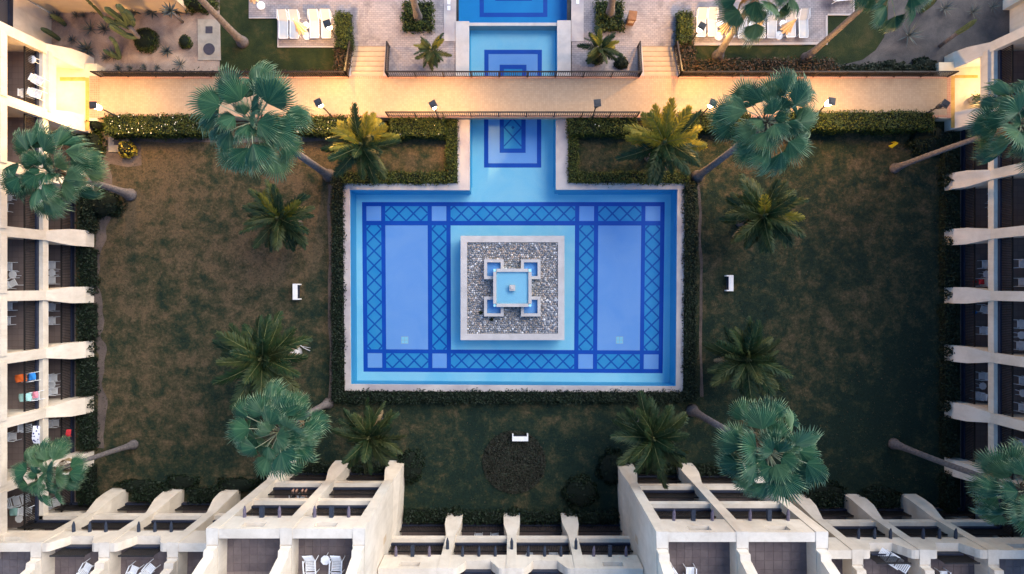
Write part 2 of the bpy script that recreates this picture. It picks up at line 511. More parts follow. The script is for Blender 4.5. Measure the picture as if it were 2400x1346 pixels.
def box_points(x0, x1, y0, y1, z0, z1, dens, rag=0.05):
    out_p, out_n = [], []
    def face(n, fn, nrm):
        if n < 1: return
        a, b = NPR.random(n), NPR.random(n)
        p = fn(a, b)
        out_p.append(p + NPR.normal(0, rag, (n, 3)))
        out_n.append(np.tile(nrm, (n, 1)).astype(float))
    dx, dy, dz = x1 - x0, y1 - y0, z1 - z0
    st = lambda *c: np.stack(c, 1)
    face(int(dx * dy * dens), lambda a, b: st(x0 + a * dx, y0 + b * dy, np.full_like(a, z1) + 0.05 * np.sin(a * dx * 2.1 + b * 3) + 0.04 * np.sin(a * dx * 5.3 + b * dy * 4.1)), (0, 0, 1))
    for y, s in ((y0, -1), (y1, 1)):
        face(int(dx * dz * dens * 0.7), lambda a, b: st(x0 + a * dx, np.full_like(a, y) + 0.06 * np.sin(a * dx * 1.7 + y) + 0.04 * np.sin(a * dx * 4.9), z0 + b * dz), (0, s, 0.2))
    for x, s in ((x0, -1), (x1, 1)):
        face(int(dy * dz * dens * 0.7), lambda a, b: st(np.full_like(a, x) + 0.06 * np.sin(a * dy * 1.7 + x) + 0.04 * np.sin(a * dy * 4.9), y0 + a * dy, z0 + b * dz), (s, 0, 0.2))
    return np.concatenate(out_p), np.concatenate(out_n)

def hedge(name, px0, py0, px1, py1, z1, label, mat='hedge', size=0.07, dens=330, z0=0.0, rag=0.075, flowers=0, group=None, cat='hedge', core='core'):
    a, b = P(px0, py1, z1), P(px1, py0, z1)
    x0, x1, y0, y1 = a.x, b.x, a.y, b.y
    mb = MB()
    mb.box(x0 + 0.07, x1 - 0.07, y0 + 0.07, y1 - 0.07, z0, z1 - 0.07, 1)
    p, n = box_points(x0, x1, y0, y1, z0, z1, dens, rag)
    mb.np_add(*leaf_quads(p, n, size), 0)
    if flowers:
        q = np.stack([NPR.uniform(x0, x1, flowers), NPR.uniform(y0, y1, flowers), np.full(flowers, z1 + 0.04)], 1)
        mb.np_add(*leaf_quads(q, np.tile((0, 0, 1.0), (flowers, 1)), 0.045, 0.3, 0.95), 2)
    return mb.build(name, [M[mat], M[core], M['flower']], None, False, label=label, cat=cat, group=group)

def bush(name, c, rx, ry, rz, label, mat='hedge', size=0.08, dens=260, lump=0.16, group=None, cat='bush', core=True):
    """rounded shrub: lumpy ellipsoid of leaves over a dark core"""
    mb = MB()
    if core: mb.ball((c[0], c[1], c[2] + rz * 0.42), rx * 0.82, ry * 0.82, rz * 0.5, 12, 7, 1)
    n = int(dens * 2.2 * PI * rx * ry) + 40
    U = NPR.normal(0, 1, (n, 3))
    U /= np.linalg.norm(U, axis=1)[:, None]
    U[:, 2] = np.abs(U[:, 2]) * 1.0 - 0.15
    ph = NPR.uniform(0, 6, 6)
    k = 1 + lump * (np.sin(3 * np.arctan2(U[:, 1], U[:, 0]) + ph[0]) * 0.5 + np.sin(5 * U[:, 2] + ph[1]) * 0.4 + np.sin(7 * np.arctan2(U[:, 1], U[:, 0]) + ph[2]) * 0.4)
    k *= NPR.uniform(0.78, 1.05, n)
    Q = np.stack([c[0] + U[:, 0] * rx * k, c[1] + U[:, 1] * ry * k, np.maximum(c[2] + 0.03, c[2] + rz * 0.15 + U[:, 2] * rz * 0.85 * k)], 1)
    mb.np_add(*leaf_quads(Q, U, size), 0)
    return mb.build(name, [M[mat], M['core']], None, False, label=label, cat=cat, group=group)

# ------------------------------------------------------------------ ground, lawn, beds
def sheet(name, mat, z, xc, yc, hole, kind='structure', label=None):
    mb = MB()
    for i in range(len(xc) - 1):
        for j in range(len(yc) - 1):
            if hole((xc[i] + xc[i + 1]) / 2, (yc[j] + yc[j + 1]) / 2):
                continue
            mb.add([(xc[i], yc[j], z), (xc[i + 1], yc[j], z), (xc[i + 1], yc[j + 1], z), (xc[i], yc[j + 1], z)], [(0, 1, 2, 3)])
    return mb.build(name, mat, kind=kind, label=label)

def pxpoly(name, pts, z, mat, thick=0.0, parent=None, kind='structure', **kw):
    q = [(P(x, y, z).x, P(x, y, z).y) for x, y in pts]
    mb = MB()
    if thick:
        mb.prism(q, z - thick, z)
    else:
        mb.add([(x, y, z) for x, y in q], [tuple(range(len(q)))])
    return mb.build(name, mat, parent, kind=kind, **kw) if kind else mb.build(name, mat, parent, **kw)

HX0, HX1 = RX(809, 0.4), RX(1599, 0.4)
HY0, HY1 = RY(915, 0.4), RY(434, 0.4)
CX0, CX1 = RX(1074, 0.4), RX(1330, 0.4)
CYT = RY(-160)
def in_pool(x, y):
    return (HX0 < x < HX1 and HY0 < y < HY1) or (CX0 < x < CX1 and HY1 < y < CYT)
xc = [-220, HX0, CX0, CX1, HX1, 220]
yc = [-220, HY0, HY1, CYT, 220]
sheet('ground', M['earth'], -0.012, xc, yc, in_pool)
LX0, LX1, LY0, LY1 = RX(150), RX(2300), RY(1330), RY(276)
sheet('lawn', M['lawn'], 0.0, [LX0, HX0, CX0, CX1, HX1, LX1], [LY0, HY0, HY1, LY1], in_pool)

def ribbon(name, pts, w, z, mat):
    mb = MB()
    c = [P(x, y, z) for x, y in pts]
    # smooth the centre line
    s = []
    for i in range(len(c) - 1):
        p0, p1, p2, p3 = c[max(i - 1, 0)], c[i], c[i + 1], c[min(i + 2, len(c) - 1)]
        for k in range(6):
            t = k / 6
            s.append(0.5 * ((2 * p1) + (p2 - p0) * t + (2 * p0 - 5 * p1 + 4 * p2 - p3) * t * t + (3 * p1 - p0 - 3 * p2 + p3) * t ** 3))
    s.append(c[-1])
    vs = []
    for i, p in enumerate(s):
        t = (s[min(i + 1, len(s) - 1)] - s[max(i - 1, 0)]).normalized()
        n = Vector((-t.y, t.x, 0))
        k = w / 2 * (1 + 0.25 * math.sin(i * 0.9) + RND.uniform(-0.12, 0.12))
        k2 = w / 2 * (1 + 0.25 * math.sin(i * 1.3 + 1) + RND.uniform(-0.12, 0.12))
        vs += [(p + n * k)[:], (p - n * k2)[:]]
    mb.add([(a, b, z) for a, b, _ in vs], [(2 * i, 2 * i + 1, 2 * i + 3, 2 * i + 2) for i in range(len(s) - 1)])
    return mb.build(name, mat, kind='structure')

ribbon('path', [(238, 300), (240, 380), (256, 430), (262, 470), (246, 515), (236, 560), (222, 620), (224, 680), (234, 740), (228, 790), (240, 830), (230, 890), (240, 950), (232, 1050)], 0.62, 0.004, M['earth'])
ribbon('path', [(774, 432), (771, 500), (774, 600), (772, 720), (777, 850), (772, 940)], 0.22, 0.004, M['earth'])
ribbon('path', [(1634, 425), (1641, 480), (1640, 560), (1644, 640), (1642, 780), (1645, 930)], 0.2, 0.004, M['earth'])
ribbon('path', [(250, 324), (420, 327), (600, 326), (780, 325), (880, 328)], 0.45, 0.004, M['earth'])
pxpoly('soil_patch', [(226, 300), (300, 322), (330, 340), (332, 388), (300, 392), (258, 384), (246, 400), (228, 402)], 0.003, M['earth'])

# short grass blades over the lawn
n = 70000
gx, gy = NPR.uniform(LX0, LX1, n), NPR.uniform(LY0, LY1, n)
keep = ~(((gx > HX0 - .3) & (gx < HX1 + .3) & (gy > HY0 - .2) & (gy < HY1 + .2)) | ((gx > CX0 - .2) & (gx < CX1 + .2) & (gy > HY1)))
gx, gy = gx[keep], gy[keep]
n = len(gx)
ga = NPR.uniform(0, 2 * PI, n)
gh, gw = NPR.uniform(.03, .10, n), NPR.uniform(.012, .035, n)
lx, ly = NPR.normal(0, .05, n), NPR.normal(0, .05, n)
V = np.stack([np.stack([gx - np.cos(ga) * gw, gy - np.sin(ga) * gw, np.zeros(n)], 1), np.stack([gx + np.cos(ga) * gw, gy + np.sin(ga) * gw, np.zeros(n)], 1), np.stack([gx + lx, gy + ly, gh], 1)], 1).reshape(-1, 3)
MB().np_add(V, np.arange(n * 3).reshape(n, 3)).build('grass', M['blades'], label='short patchy lawn grass around the pool', cat='grass', kind='stuff')

# gardens beyond the walkway
pxpoly('gravel_bed', [(40, 12), (515, 12), (515, 186), (40, 186)], 0.002, M['sand'])
pxpoly('gravel_bed', [(1880, -120), (2460, -120), (2460, 190), (1880, 190)], 0.002, M['sand2'])
pxpoly('garden_lawn', [(515, -120), (583, -120), (583, 43), (650, 43), (650, 111), (822, 111), (822, 178), (515, 178)], 0.004, M['turf'])
pxpoly('garden_lawn', [(1590, 107), (1940, 104), (1940, 36), (2003, 36), (2003, -120), (2086, -120), (2080, 50), (2072, 88), (2052, 118), (2022, 140), (1980, 151), (1930, 156), (1900, 176), (1590, 178)], 0.006, M['turf'])

deck = pxpoly('pool_deck', [(583, -120), (1040, -120), (1040, 98), (1068, 98), (1068, 182), (822, 182), (822, 111), (650, 111), (650, 43), (583, 43)], 0.06, M['deck'], 0.09)
deck2 = pxpoly('pool_deck', [(1368, -120), (2003, -120), (2003, 36), (1940, 36), (1940, 105), (1586, 107), (1586, 182), (1340, 182), (1340, 97), (1368, 97)], 0.06, M['deck'], 0.09)
for pts in ([(1624, 101), (1940, 99), (1940, 104.5), (1624, 106.5)], [(1935, 36), (1940, 36), (1940, 99), (1935, 99)], [(1940, 32.5), (2003, 32.5), (2003, 36), (1940, 36)], [(1999.5, -120), (2003, -120), (2003, 32.5), (1999.5, 32.5)]):
    pxpoly('kerb', pts, 0.09, M['coping'], 0.12, deck2, None)
for pts in ([(650, 108), (822, 108), (822, 111), (650, 111)], [(650, 43), (652.5, 43), (652.5, 108), (650, 108)], [(583, 40.5), (650, 40.5), (650, 43), (583, 43)]):
    pxpoly('kerb', pts, 0.085, M['coping'], 0.12, deck, None)

# ------------------------------------------------------------------ swimming pools
ZF, ZW, ZC = -1.35, 0.24, 0.40
mb = MB()
mb.add([(HX0 - .1, HY0 - .1, ZF), (HX1 + .1, HY0 - .1, ZF), (HX1 + .1, HY1 + .1, ZF), (HX0 - .1, HY1 + .1, ZF)], [(0, 1, 2, 3)])
mb.add([(CX0 - .1, HY1 + .1, ZF), (CX1 + .1, HY1 + .1, ZF), (CX1 + .1, RY(182), ZF), (CX0 - .1, RY(182), ZF)], [(0, 1, 2, 3)])
pool = mb.build('swimming_pool', M['p_light'], kind='structure')

def cop(pts, par=None, z=ZC, mat='coping', zb=ZF):
    q = [(P(x, y, z).x, P(x, y, z).y) for x, y in pts]
    MB().prism(q, z - 0.13, z).build('coping', M[mat], par or pool)
    MB().prism(q, zb, z - 0.13).build('pool_wall', M['p_edge'], par or pool)

cop([(803, 430), (1072, 430), (1101, 446), (819.5, 445)])
cop([(1072, 276), (1101, 276), (1101, 446), (1072, 430)])
cop([(1303, 276), (1332, 276), (1332, 429), (1303, 445)])
cop([(1332, 429), (1606, 429), (1588, 444), (1303, 445)])
cop([(1606, 429), (1601, 920), (1584.5, 906), (1588, 444)])
cop([(808, 917), (822, 901), (1584.5, 906), (1601, 920)])
cop([(803, 430), (819.5, 445), (822, 901), (808, 917)])

def piece(name, pts, mat, dz, par=None, zf=ZF):
    z = zf + dz
    q = [(P(x, y, z).x, P(x, y, z).y) for x, y in pts]
    return MB().prism(q, zf - 0.002, z).build(name, M[mat], par or pool)

# keystone of the tiled rectangle: corners of the outer band
TL, TR, BR, BL = (848.5, 474.0), (1558.0, 474.0), (1553.0, 875.0), (852.0, 871.5)
def K(x, y):
    u, v = (x - 848.5) / 709.5, (y - 474.0) / 398.6
    return tuple((TL[i] * (1 - u) + TR[i] * u) * (1 - v) + (BL[i] * (1 - u) + BR[i] * u) * v for i in (0, 1))
def KR(x0, y0, x1, y1): return [K(x0, y0), K(x1, y0), K(x1, y1), K(x0, y1)]

XB = [848.5, 858.6, 893, 902.7, 1002, 1012, 1046, 1056, 1348, 1358, 1392.5, 1402.5, 1503.5, 1513, 1548, 1558]
YB = [474, 483.6, 518, 528.6, 819.8, 829, 863, 872.6]
# turquoise grounds, lavender panels
for ya, yb in ((YB[1], YB[2]), (YB[5], YB[6])):
    for xa, xb in ((XB[3], XB[4]), (XB[7], XB[8]), (XB[11], XB[12])):
        piece('tile_panel', KR(xa, ya, xb, yb), 'p_cyan', 0.006)
    for xa, xb in ((XB[1], XB[2]), (XB[5], XB[6]), (XB[9], XB[10]), (XB[13], XB[14])):
        piece('tile_panel', KR(xa, ya, xb, yb), 'p_lav', 0.006)
for xa, xb in ((XB[1], XB[2]), (XB[5], XB[6]), (XB[9], XB[10]), (XB[13], XB[14])):
    piece('tile_panel', KR(xa, YB[3], xb, YB[4]), 'p_cyan', 0.006)
for xa, xb in ((XB[3], XB[4]), (XB[11], XB[12])):
    piece('tile_panel', KR(xa, YB[3], xb, YB[4]), 'p_lav', 0.006)
# royal blue bands: verticals full height, horizontals between them
vb = [(0, 1), (2, 3), (4, 5), (6, 7), (8, 9), (10, 11), (12, 13), (14, 15)]
for a, b in vb:
    piece('tile_band', KR(XB[a], YB[0], XB[b], YB[7]), 'p_navy', 0.010)
gaps = [(XB[i + 1], XB[i + 2]) for i in range(0, 14, 2)]
for ya, yb in ((YB[0], YB[1]), (YB[2], YB[3]), (YB[4], YB[5]), (YB[6], YB[7])):
    for xa, xb in gaps:
        piece('tile_band', KR(xa, ya, xb, yb), 'p_navy', 0.010)
# lattice bars
def clipseg(a, b, x0, y0, x1, y1):
    t0, t1 = 0.0, 1.0
    dx, dy = b[0] - a[0], b[1] - a[1]
    for p, q in ((-dx, a[0] - x0), (dx, x1 - a[0]), (-dy, a[1] - y0), (dy, y1 - a[1])):
        if abs(p) < 1e-9:
            if q < 0: return None
            continue
        r = q / p
        if p < 0: t0 = max(t0, r)
        else: t1 = min(t1, r)
    if t1 - t0 < 0.04: return None
    return (a[0] + dx * t0, a[1] + dy * t0), (a[0] + dx * t1, a[1] + dy * t1)
def lattice(x0, y0, x1, y1, horiz, start, step=34.35, w=3.6):
    k0 = -2
    n = int(((x1 - x0) if horiz else (y1 - y0)) / step) + 4
    j = 0
    for k in range(k0, n):
        for s in (-1, 1):
            if horiz:
                a, b = (start + k * step, y0), (start + (k + s) * step, y1)
            else:
                a, b = (x0, start + k * step), (x1, start + (k + s) * step)
            c = clipseg(a, b, x0, y0, x1, y1)
            if not c: continue
            (ax, ay), (bx, by) = c
            L = math.hypot(bx - ax, by - ay)
            nx, ny = -(by - ay) / L * w / 2, (bx - ax) / L * w / 2
            piece('lattice_bar', [K(ax + nx, ay + ny), K(bx + nx, by + ny), K(bx - nx, by - ny), K(ax - nx, ay - ny)], 'p_bar', 0.0075 + (0.001 if s > 0 else 0))
for ya, yb in ((YB[1], YB[2]), (YB[5], YB[6])):
    lattice(XB[3], ya, XB[4], yb, True, 917.3)
    lattice(XB[7], ya, XB[8], yb, True, 1064.0)
    lattice(XB[11], ya, XB[12], yb, True, 1418.5)
for xa, xb in ((XB[1], XB[2]), (XB[5], XB[6]), (XB[9], XB[10]), (XB[13], XB[14])):
    lattice(xa, YB[3], xb, YB[4], False, 537.3)
# floor drains
for px in (948.5, 1452):
    piece('drain_frame', [(px - 8.5, 789), (px + 8.5, 789), (px + 8.5, 806), (px - 8.5, 806)], 'grate', 0.014)
    for k in range(2):
        for m in range(2):
            x, y = px - 7.3 + 7.9 * k, 790.2 + 7.9 * m
            piece('drain_grille', [(x, y), (x + 6.8, y), (x + 6.8, y + 6.8), (x, y + 6.8)], 'p_light', 0.018)
# edge band along the top wall and the channel sides
piece('edge_band', [(826, 446), (1098, 446), (1098, 456), (826, 457)], 'p_edge', 0.005)
piece('edge_band', [(1308, 445), (1583, 445), (1583, 456), (1308, 457)], 'p_edge', 0.005)
piece('edge_band', [(1099, 276), (1107, 276), (1107, 440), (1099, 440)], 'p_edge', 0.005)
piece('edge_band', [(1297, 276), (1304, 276), (1304, 440), (1297, 440)], 'p_edge', 0.005)
# tiled frames in the channel
def frame_down(x0, x1, y0, y1, b, mat, dz, zf=ZF, par=None, up=False):
    """three-sided tiled frame open at the walkway"""
    if up:
        piece('tile_band', [(x0, y1), (x0 + b, y1), (x0 + b, y0), (x0, y0)], mat, dz, par, zf)
        piece('tile_band', [(x1 - b, y1), (x1, y1), (x1, y0), (x1 - b, y0)], mat, dz, par, zf)
        piece('tile_band', [(x0 + b, y0 + b), (x1 - b, y0 + b), (x1 - b, y0), (x0 + b, y0)], mat, dz, par, zf)
    else:
        piece('tile_band', [(x0, y0), (x0 + b, y0), (x0 + b, y1), (x0, y1)], mat, dz, par, zf)
        piece('tile_band', [(x1 - b, y0), (x1, y0), (x1, y1), (x1 - b, y1)], mat, dz, par, zf)
        piece('tile_band', [(x0 + b, y1 - b), (x1 - b, y1 - b), (x1 - b, y1), (x0 + b, y1)], mat, dz, par, zf)
piece('tile_panel', [(1140, 250), (1263, 250), (1263, 388), (1140, 388)], 'p_lav', 0.004)
piece('tile_panel', [(1176, 250), (1228, 250), (1228, 354), (1176, 354)], 'p_cyan', 0.007)
frame_down(1134.5, 1268.5, 250, 393, 10, 'p_navy', 0.010)
frame_down(1171, 1232, 250, 358.5, 10, 'p_navy', 0.012)
def dbar(ax, ay, bx, by, w=3.2, dz=0.011, zf=ZF, par=None):
    L = math.hypot(bx - ax, by - ay)
    nx, ny = -(by - ay) / L * w / 2, (bx - ax) / L * w / 2
    piece('lattice_bar', [(ax + nx, ay + ny), (bx + nx, by + ny), (bx - nx, by - ny), (ax - nx, ay - ny)], 'p_bar', dz, par, zf)
dbar(1181, 298, 1222, 343, dz=0.0112); dbar(1222, 300, 1181, 343, dz=0.0118); dbar(1181, 299, 1203, 276, dz=0.0124); dbar(1222, 300, 1200, 276, dz=0.0130)
piece('tile_inset', [(1202, 295), (1206, 299), (1202, 303.5), (1198, 299)], 'p_bar', 0.0145)

mbw = MB()
e = 0.02
mbw.add([(P(819, 444, ZW).x, P(819, 444, ZW).y, ZW), (P(1588.5, 443, ZW).x, P(1588.5, 443, ZW).y, ZW), (P(1585, 906.5, ZW).x, P(1585, 906.5, ZW).y, ZW), (P(821.5, 901.5, ZW).x, P(821.5, 901.5, ZW).y, ZW)], [(3, 2, 1, 0)])
a, b = P(1100.5, 444, ZW), P(1303.5, 100, ZW)
mbw.add([(a.x, a.y, ZW), (b.x, a.y, ZW), (b.x, RY(178), ZW), (a.x, RY(178), ZW)], [(0, 1, 2, 3)])
mbw.build('water', M['water'], kind='structure')

# upper pool: deep basin, sill, shallow channel running under the walkway
ZU = 0.16
mb = MB()
yS = RY(56, -0.7)
mb.add([(CX0 - .2, yS, ZF), (CX1 + .2, yS, ZF), (CX1 + .2, CYT + .3, ZF), (CX0 - .2, CYT + .3, ZF)], [(0, 1, 2, 3)], 0)
mb.add([(CX0 - .2, RY(182), -0.7), (CX1 + .2, RY(182), -0.7), (CX1 + .2, yS, -0.7), (CX0 - .2, yS, -0.7)], [(0, 1, 2, 3)], 1)
mb.add([(CX0 - .2, yS, ZF), (CX1 + .2, yS, ZF), (CX1 + .2, yS, -0.7), (CX0 - .2, yS, -0.7)], [(0, 1, 2, 3)], 1)
upool = mb.build('swimming_pool', [M['p_mid'], M['p_light']], kind='structure')
cop([(1068, 50), (1099.5, 50), (1099.5, 182), (1068, 182)], upool, ZU, 'pale_stone')
cop([(1306, 48), (1338, 48), (1338, 182), (1306, 182)], upool, ZU, 'pale_stone')
cop([(1040, -160), (1069, -160), (1069, 50), (1068, 50), (1068, 97), (1040, 97)], upool, 0.10, 'coping')
cop([(1339, -160), (1368, -160), (1368, 97), (1339, 97)], upool, 0.10, 'coping')
cop([(1040, -176), (1368, -176), (1368, -160.5), (1040, -160.5)], upool, 0.10, 'coping')
piece('sill', [(1099, 53.5), (1306, 53.5), (1306, 60.5), (1099, 60.5)], 'pale_stone', 0.78, upool, -0.702)
frame_down(1124, 1283, -160, 40, 10, 'p_navy', 0.010, ZF, upool)
frame_down(1161, 1247, -160, 2, 10, 'p_navy', 0.010, ZF, upool)
piece('tile_panel', [(1140, 121), (1265, 121), (1265, 182), (1140, 182)], 'p_lav', 0.004, upool, -0.7)
piece('tile_panel', [(1176, 157), (1229, 157), (1229, 182), (1176, 182)], 'p_cyan', 0.006, upool, -0.7)
frame_down(1135, 1270, 117, 182, 10, 'p_navy', 0.008, -0.7, upool, True)
frame_down(1171, 1234, 152, 182, 10, 'p_navy', 0.010, -0.7, upool, True)
piece('edge_band', [(1099, 60.5), (1104, 60.5), (1104, 182), (1099, 182)], 'p_edge', 0.005, upool, -0.7)
piece('edge_band', [(1301, 60.5), (1306, 60.5), (1306, 182), (1301, 182)], 'p_edge', 0.005, upool, -0.7)
mbw = MB()
zu = 0.05
a, b = P(1099, 182, zu), P(1307, 51, zu)
mbw.add([(a.x, a.y, zu), (b.x, a.y, zu), (b.x, b.y, zu), (a.x, b.y, zu)], [(0, 1, 2, 3)])
a, b = P(1068.5, 51, zu), P(1340, -155, zu)
mbw.add([(a.x, a.y, zu), (b.x, a.y, zu), (b.x, b.y, zu), (a.x, b.y, zu)], [(0, 1, 2, 3)])
mbw.build('water', M['water'], kind='structure')
for px, py in ((1052, 19), (1052, 5), (1354, 4)):
    pxpoly('depth_marker', [(px - 3.4, py - 5), (px + 3.4, py - 5), (px + 3.4, py + 5), (px - 3.4, py + 5)], 0.112, M['white'], 0.012, upool, None)

M['p_pale'] = pool_mat('basin_plaster', (0.62, 0.86, 0.92), (0.55, 0.82, 0.90))
# ------------------------------------------------------------------ fountain island
fo = P(1202, 675, ZF)
fountain = empty('fountain', (fo.x, fo.y, ZF), 'square stepped fountain island with pebble bed standing in the blue pool', 'fountain')
def fbox(name, px0, py0, px1, py1, z0, z1, mat, par=None):
    a, b = P(px0, py1, z1), P(px1, py0, z1)
    return MB().box(a.x, b.x, a.y, b.y, z0, z1).build(name, M[mat], par or fountain)
def frame(name, px0, py0, px1, py1, w, z0, z1, mat, par=None):
    fbox(name, px0, py0, px1, py0 + w, z0, z1, mat, par)
    fbox(name, px0, py1 - w, px1, py1, z0, z1, mat, par)
    fbox(name, px0, py0 + w, px0 + w, py1 - w, z0, z1, mat, par)
    fbox(name, px1 - w, py0 + w, px1, py1 - w, z0, z1, mat, par)
frame('rim', 1079.5, 553, 1323, 797.5, 15.2, ZF, 0.64, 'pale_stone')
bed = fbox('gravel_base', 1093, 567, 1310, 784, ZF, 0.52, 'concrete')
# pebbles: rounded stones packed in the bed
unit = MB().ball((0, 0, 0), 1, 1, 0.6, 7, 4)
uv, uf = np.array(unit.v), unit.f
mb = MB()
a, b = P(1096, 781, 0.6), P(1307, 570, 0.6)
stp = 0.135
nx, ny = int((b.x - a.x) / stp), int((b.y - a.y) / stp)
for i in range(nx + 1):
    for j in range(ny + 1):
        x = a.x + 0.04 + (i + (0.5 if j % 2 else 0)) * (b.x - a.x - 0.08) / (nx + 0.5) + RND.uniform(-.03, .03)
        y = a.y + 0.04 + j * (b.y - a.y - 0.08) / ny + RND.uniform(-.03, .03)
        big = 1.25 if (x > 2.2 and y < -1.2) else 1.0
        r = RND.uniform(0.055, 0.088) * big
        an = RND.uniform(0, PI)
        c, s = math.cos(an), math.sin(an)
        q = uv * np.array([r * RND.uniform(0.9, 1.3), r, r * 0.9])
        q = np.stack([q[:, 0] * c - q[:, 1] * s + x, q[:, 0] * s + q[:, 1] * c + y, q[:, 2] + 0.53 + RND.uniform(0, .05)], 1)
        mb.add(q.tolist(), uf)
mb.build('pebbles', M['pebble'], fountain, True, kind='stuff')
for x0, y0 in ((1134.5, 608), (1221, 608), (1134.5, 695.5), (1221, 695.5)):
    frame('small_basin_rim', x0, y0, x0 + 46, y0 + 46.5, 7, 0.50, 1.0, 'pale_stone')
    fbox('small_basin_floor', x0 + 5, y0 + 5, x0 + 41, y0 + 41.5, 0.50, 0.62, 'p_lav')
    fbox('small_basin_water', x0 + 6, y0 + 6, x0 + 40, y0 + 40.5, 0.70, 0.82, 'water')
bx0, by0, bx1, by1, bw = 1156, 630, 1246, 719.5, 7.5
zt = 1.40
fbox('basin_body', bx0 + 2, by0 + 2, bx1 - 2, by1 - 2, 0.5, 1.20, 'p_pale')
for (x0, y0, x1, y1) in ((bx0 + bw, by0, bx1 - bw, by0 + bw), (bx0 + bw, by1 - bw, bx1 - bw, by1), (bx0, by0 + bw, bx0 + bw, by1 - bw), (bx1 - bw, by0 + bw, bx1, by1 - bw)):
    fbox('basin_rim', x0, y0, x1, y1, 1.203, zt, 'pale_stone')
for (x0, y0) in ((bx0, by0), (bx1 - bw, by0), (bx0, by1 - bw), (bx1 - bw, by1 - bw)):
    fbox('corner_spout', x0 + 0.6, y0 + 0.6, x0 + bw - 0.6, y0 + bw - 0.6, 1.203, zt - 0.08, 'p_light')
fbox('basin_water', bx0 + bw - 0.5, by0 + bw - 0.5, bx1 - bw + 0.5, by1 - bw + 0.5, 1.26, 1.31, 'water')
sp = fbox('spout', 1194, 668, 1207.5, 682, 1.21, 1.60, 'pale_stone')
fbox('spout_cap', 1197.2, 671.3, 1204.3, 678.4, 1.602, 1.65, 'pale_stone', sp)
for px, py in ((1127, 733), (1152, 749)):
    bush('weed', (P(px, py, .6).x, P(px, py, .6).y, 0.6), 0.13, 0.13, 0.12, 'small green weed growing among the fountain pebbles, ' + ('left' if px < 1140 else 'right') + ' of the two', 'hedge', 0.05, 260, group='weeds in the pebble bed', cat='weed')

# ------------------------------------------------------------------ walkway, stairs, border tiles
ZK = 0.9
x0, x1, y0, y1 = RX(234, ZK), RX(2223, ZK), RY(275.5, ZK), RY(178, ZK)
mb = MB()
mb.box(x0, x1, y0, y1, 0.42, ZK)
mb.box(x0, CX0 - 0.02, y0 + .02, y1 - .02, -0.05, 0.42)
mb.box(CX1 + 0.02, x1, y0 + .02, y1 - .02, -0.05, 0.42)
walk = mb.build('walkway', M['paver'], kind='structure')
def top(name, pts, mat, par=None, z=ZK + 0.005):
    q = [(P(x, y, z).x, P(x, y, z).y) for x, y in pts]
    return MB().prism(q, z - 0.02, z).build(name, M[mat], par or walk)
top('border_tiles', [(234, 178), (2223, 178), (2223, 184.5), (234, 184.5)], 'red_tile')
top('border_tiles', [(234, 269.5), (2223, 269.5), (2223, 275.5), (234, 275.5)], 'red_tile')
M['nosing'] = plain('stair_nosing', (0.30, 0.22, 0.15), (0.24, 0.17, 0.12), 3, .8)
for (xa, xb) in ((822, 904), (1504, 1586)):
    st = empty('stairs', (RX((xa + xb) / 2, 0.5), RY(145, 0.5), 0.06), kind='structure')
    n = 6
    ytop, ybot = RY(178, ZK), RY(110.5, 0.06)
    for k in range(n):
        z1 = ZK - (k + 1) * (ZK - 0.06) / (n + 1)
        ya = ytop + (ybot - ytop) * k / n
        yb = ytop + (ybot - ytop) * (k + 1) / n
        MB().box(RX(xa + 3, 0.5), RX(xb - 3, 0.5), ya + 0.002, yb, 0.0, z1).build('step', M['step'], st)
        MB().box(RX(xa + 3, 0.5), RX(xb - 3, 0.5), yb - .055, yb + .012, z1 + .002, z1 + .02).build('nosing', M['nosing'], st)
    for xs in ((xa - 4, xa + 3), (xb - 3, xb + 4)):
        q = [(ytop, ZK), (ytop, 0.0), (ybot, 0.0), (ybot, 0.16)]
        mb = MB()
        X0, X1 = RX(xs[0], 0.5), RX(xs[1], 0.5)
        mb.add([(X0, a, b) for a, b in q] + [(X1, a, b) for a, b in q], [(0, 1, 2, 3), (7, 6, 5, 4), (0, 4, 5, 1), (1, 5, 6, 2), (2, 6, 7, 3), (3, 7, 4, 0)])
        mb.build('stringer', M['coping'], st)

# ------------------------------------------------------------------ railings along the walkway
pick = MB().box(-.02, .02, -.02, .02, 0.0, 1.0).mesh('picket', M['rail_brown'])
def railing(label, pts, h=1.0, mat='rail_brown', gap=0.15, post_every=1.9):
    """pts: world points of the foot line (z may slope)"""
    o = empty('railing', pts[0], label, 'railing', 'railings along the walkway')
    tr, brl = MB(), MB()
    for a, b in zip(pts[:-1], pts[1:]):
        a, b = Vector(a), Vector(b)
        up = Vector((0, 0, 1))
        tr.bar(a + up * h, b + up * h, 0.095, 0.05)
        brl.bar(a + up * 0.11, b + up * 0.11, 0.05, 0.04)
        L = (b - a).length
        n = max(1, round(L / post_every))
        for k in range(n + 1):
            p = a.lerp(b, k / n)
            MB().box(p.x - .04, p.x + .04, p.y - .04, p.y + .04, p.z, p.z + h + 0.06).build('post', M[mat], o)
        m = int(L / gap)
        for k in range(1, m):
            p = a.lerp(b, k / m)
            c = link_mesh('picket', pick, o)
            c.location = p + up * 0.11 - ORG[o.name]
            c.scale = (1, 1, h - 0.12)
    tr.build('top_rail', M[mat], o)
    brl.build('bottom_rail', M[mat], o)
    return o
yN, yS_ = RY(180.5, ZK), RY(273, ZK)
sx = lambda p: RX(p, ZK)
def pt(px, y, z): return Vector((sx(px), y, z))
yD = RY(112, 0.1)
railing('black railing on the left half of the walkway, gravel garden and lawn behind it', [pt(237, yN, ZK), pt(817, yN, ZK), pt(821, yD, 0.12)])
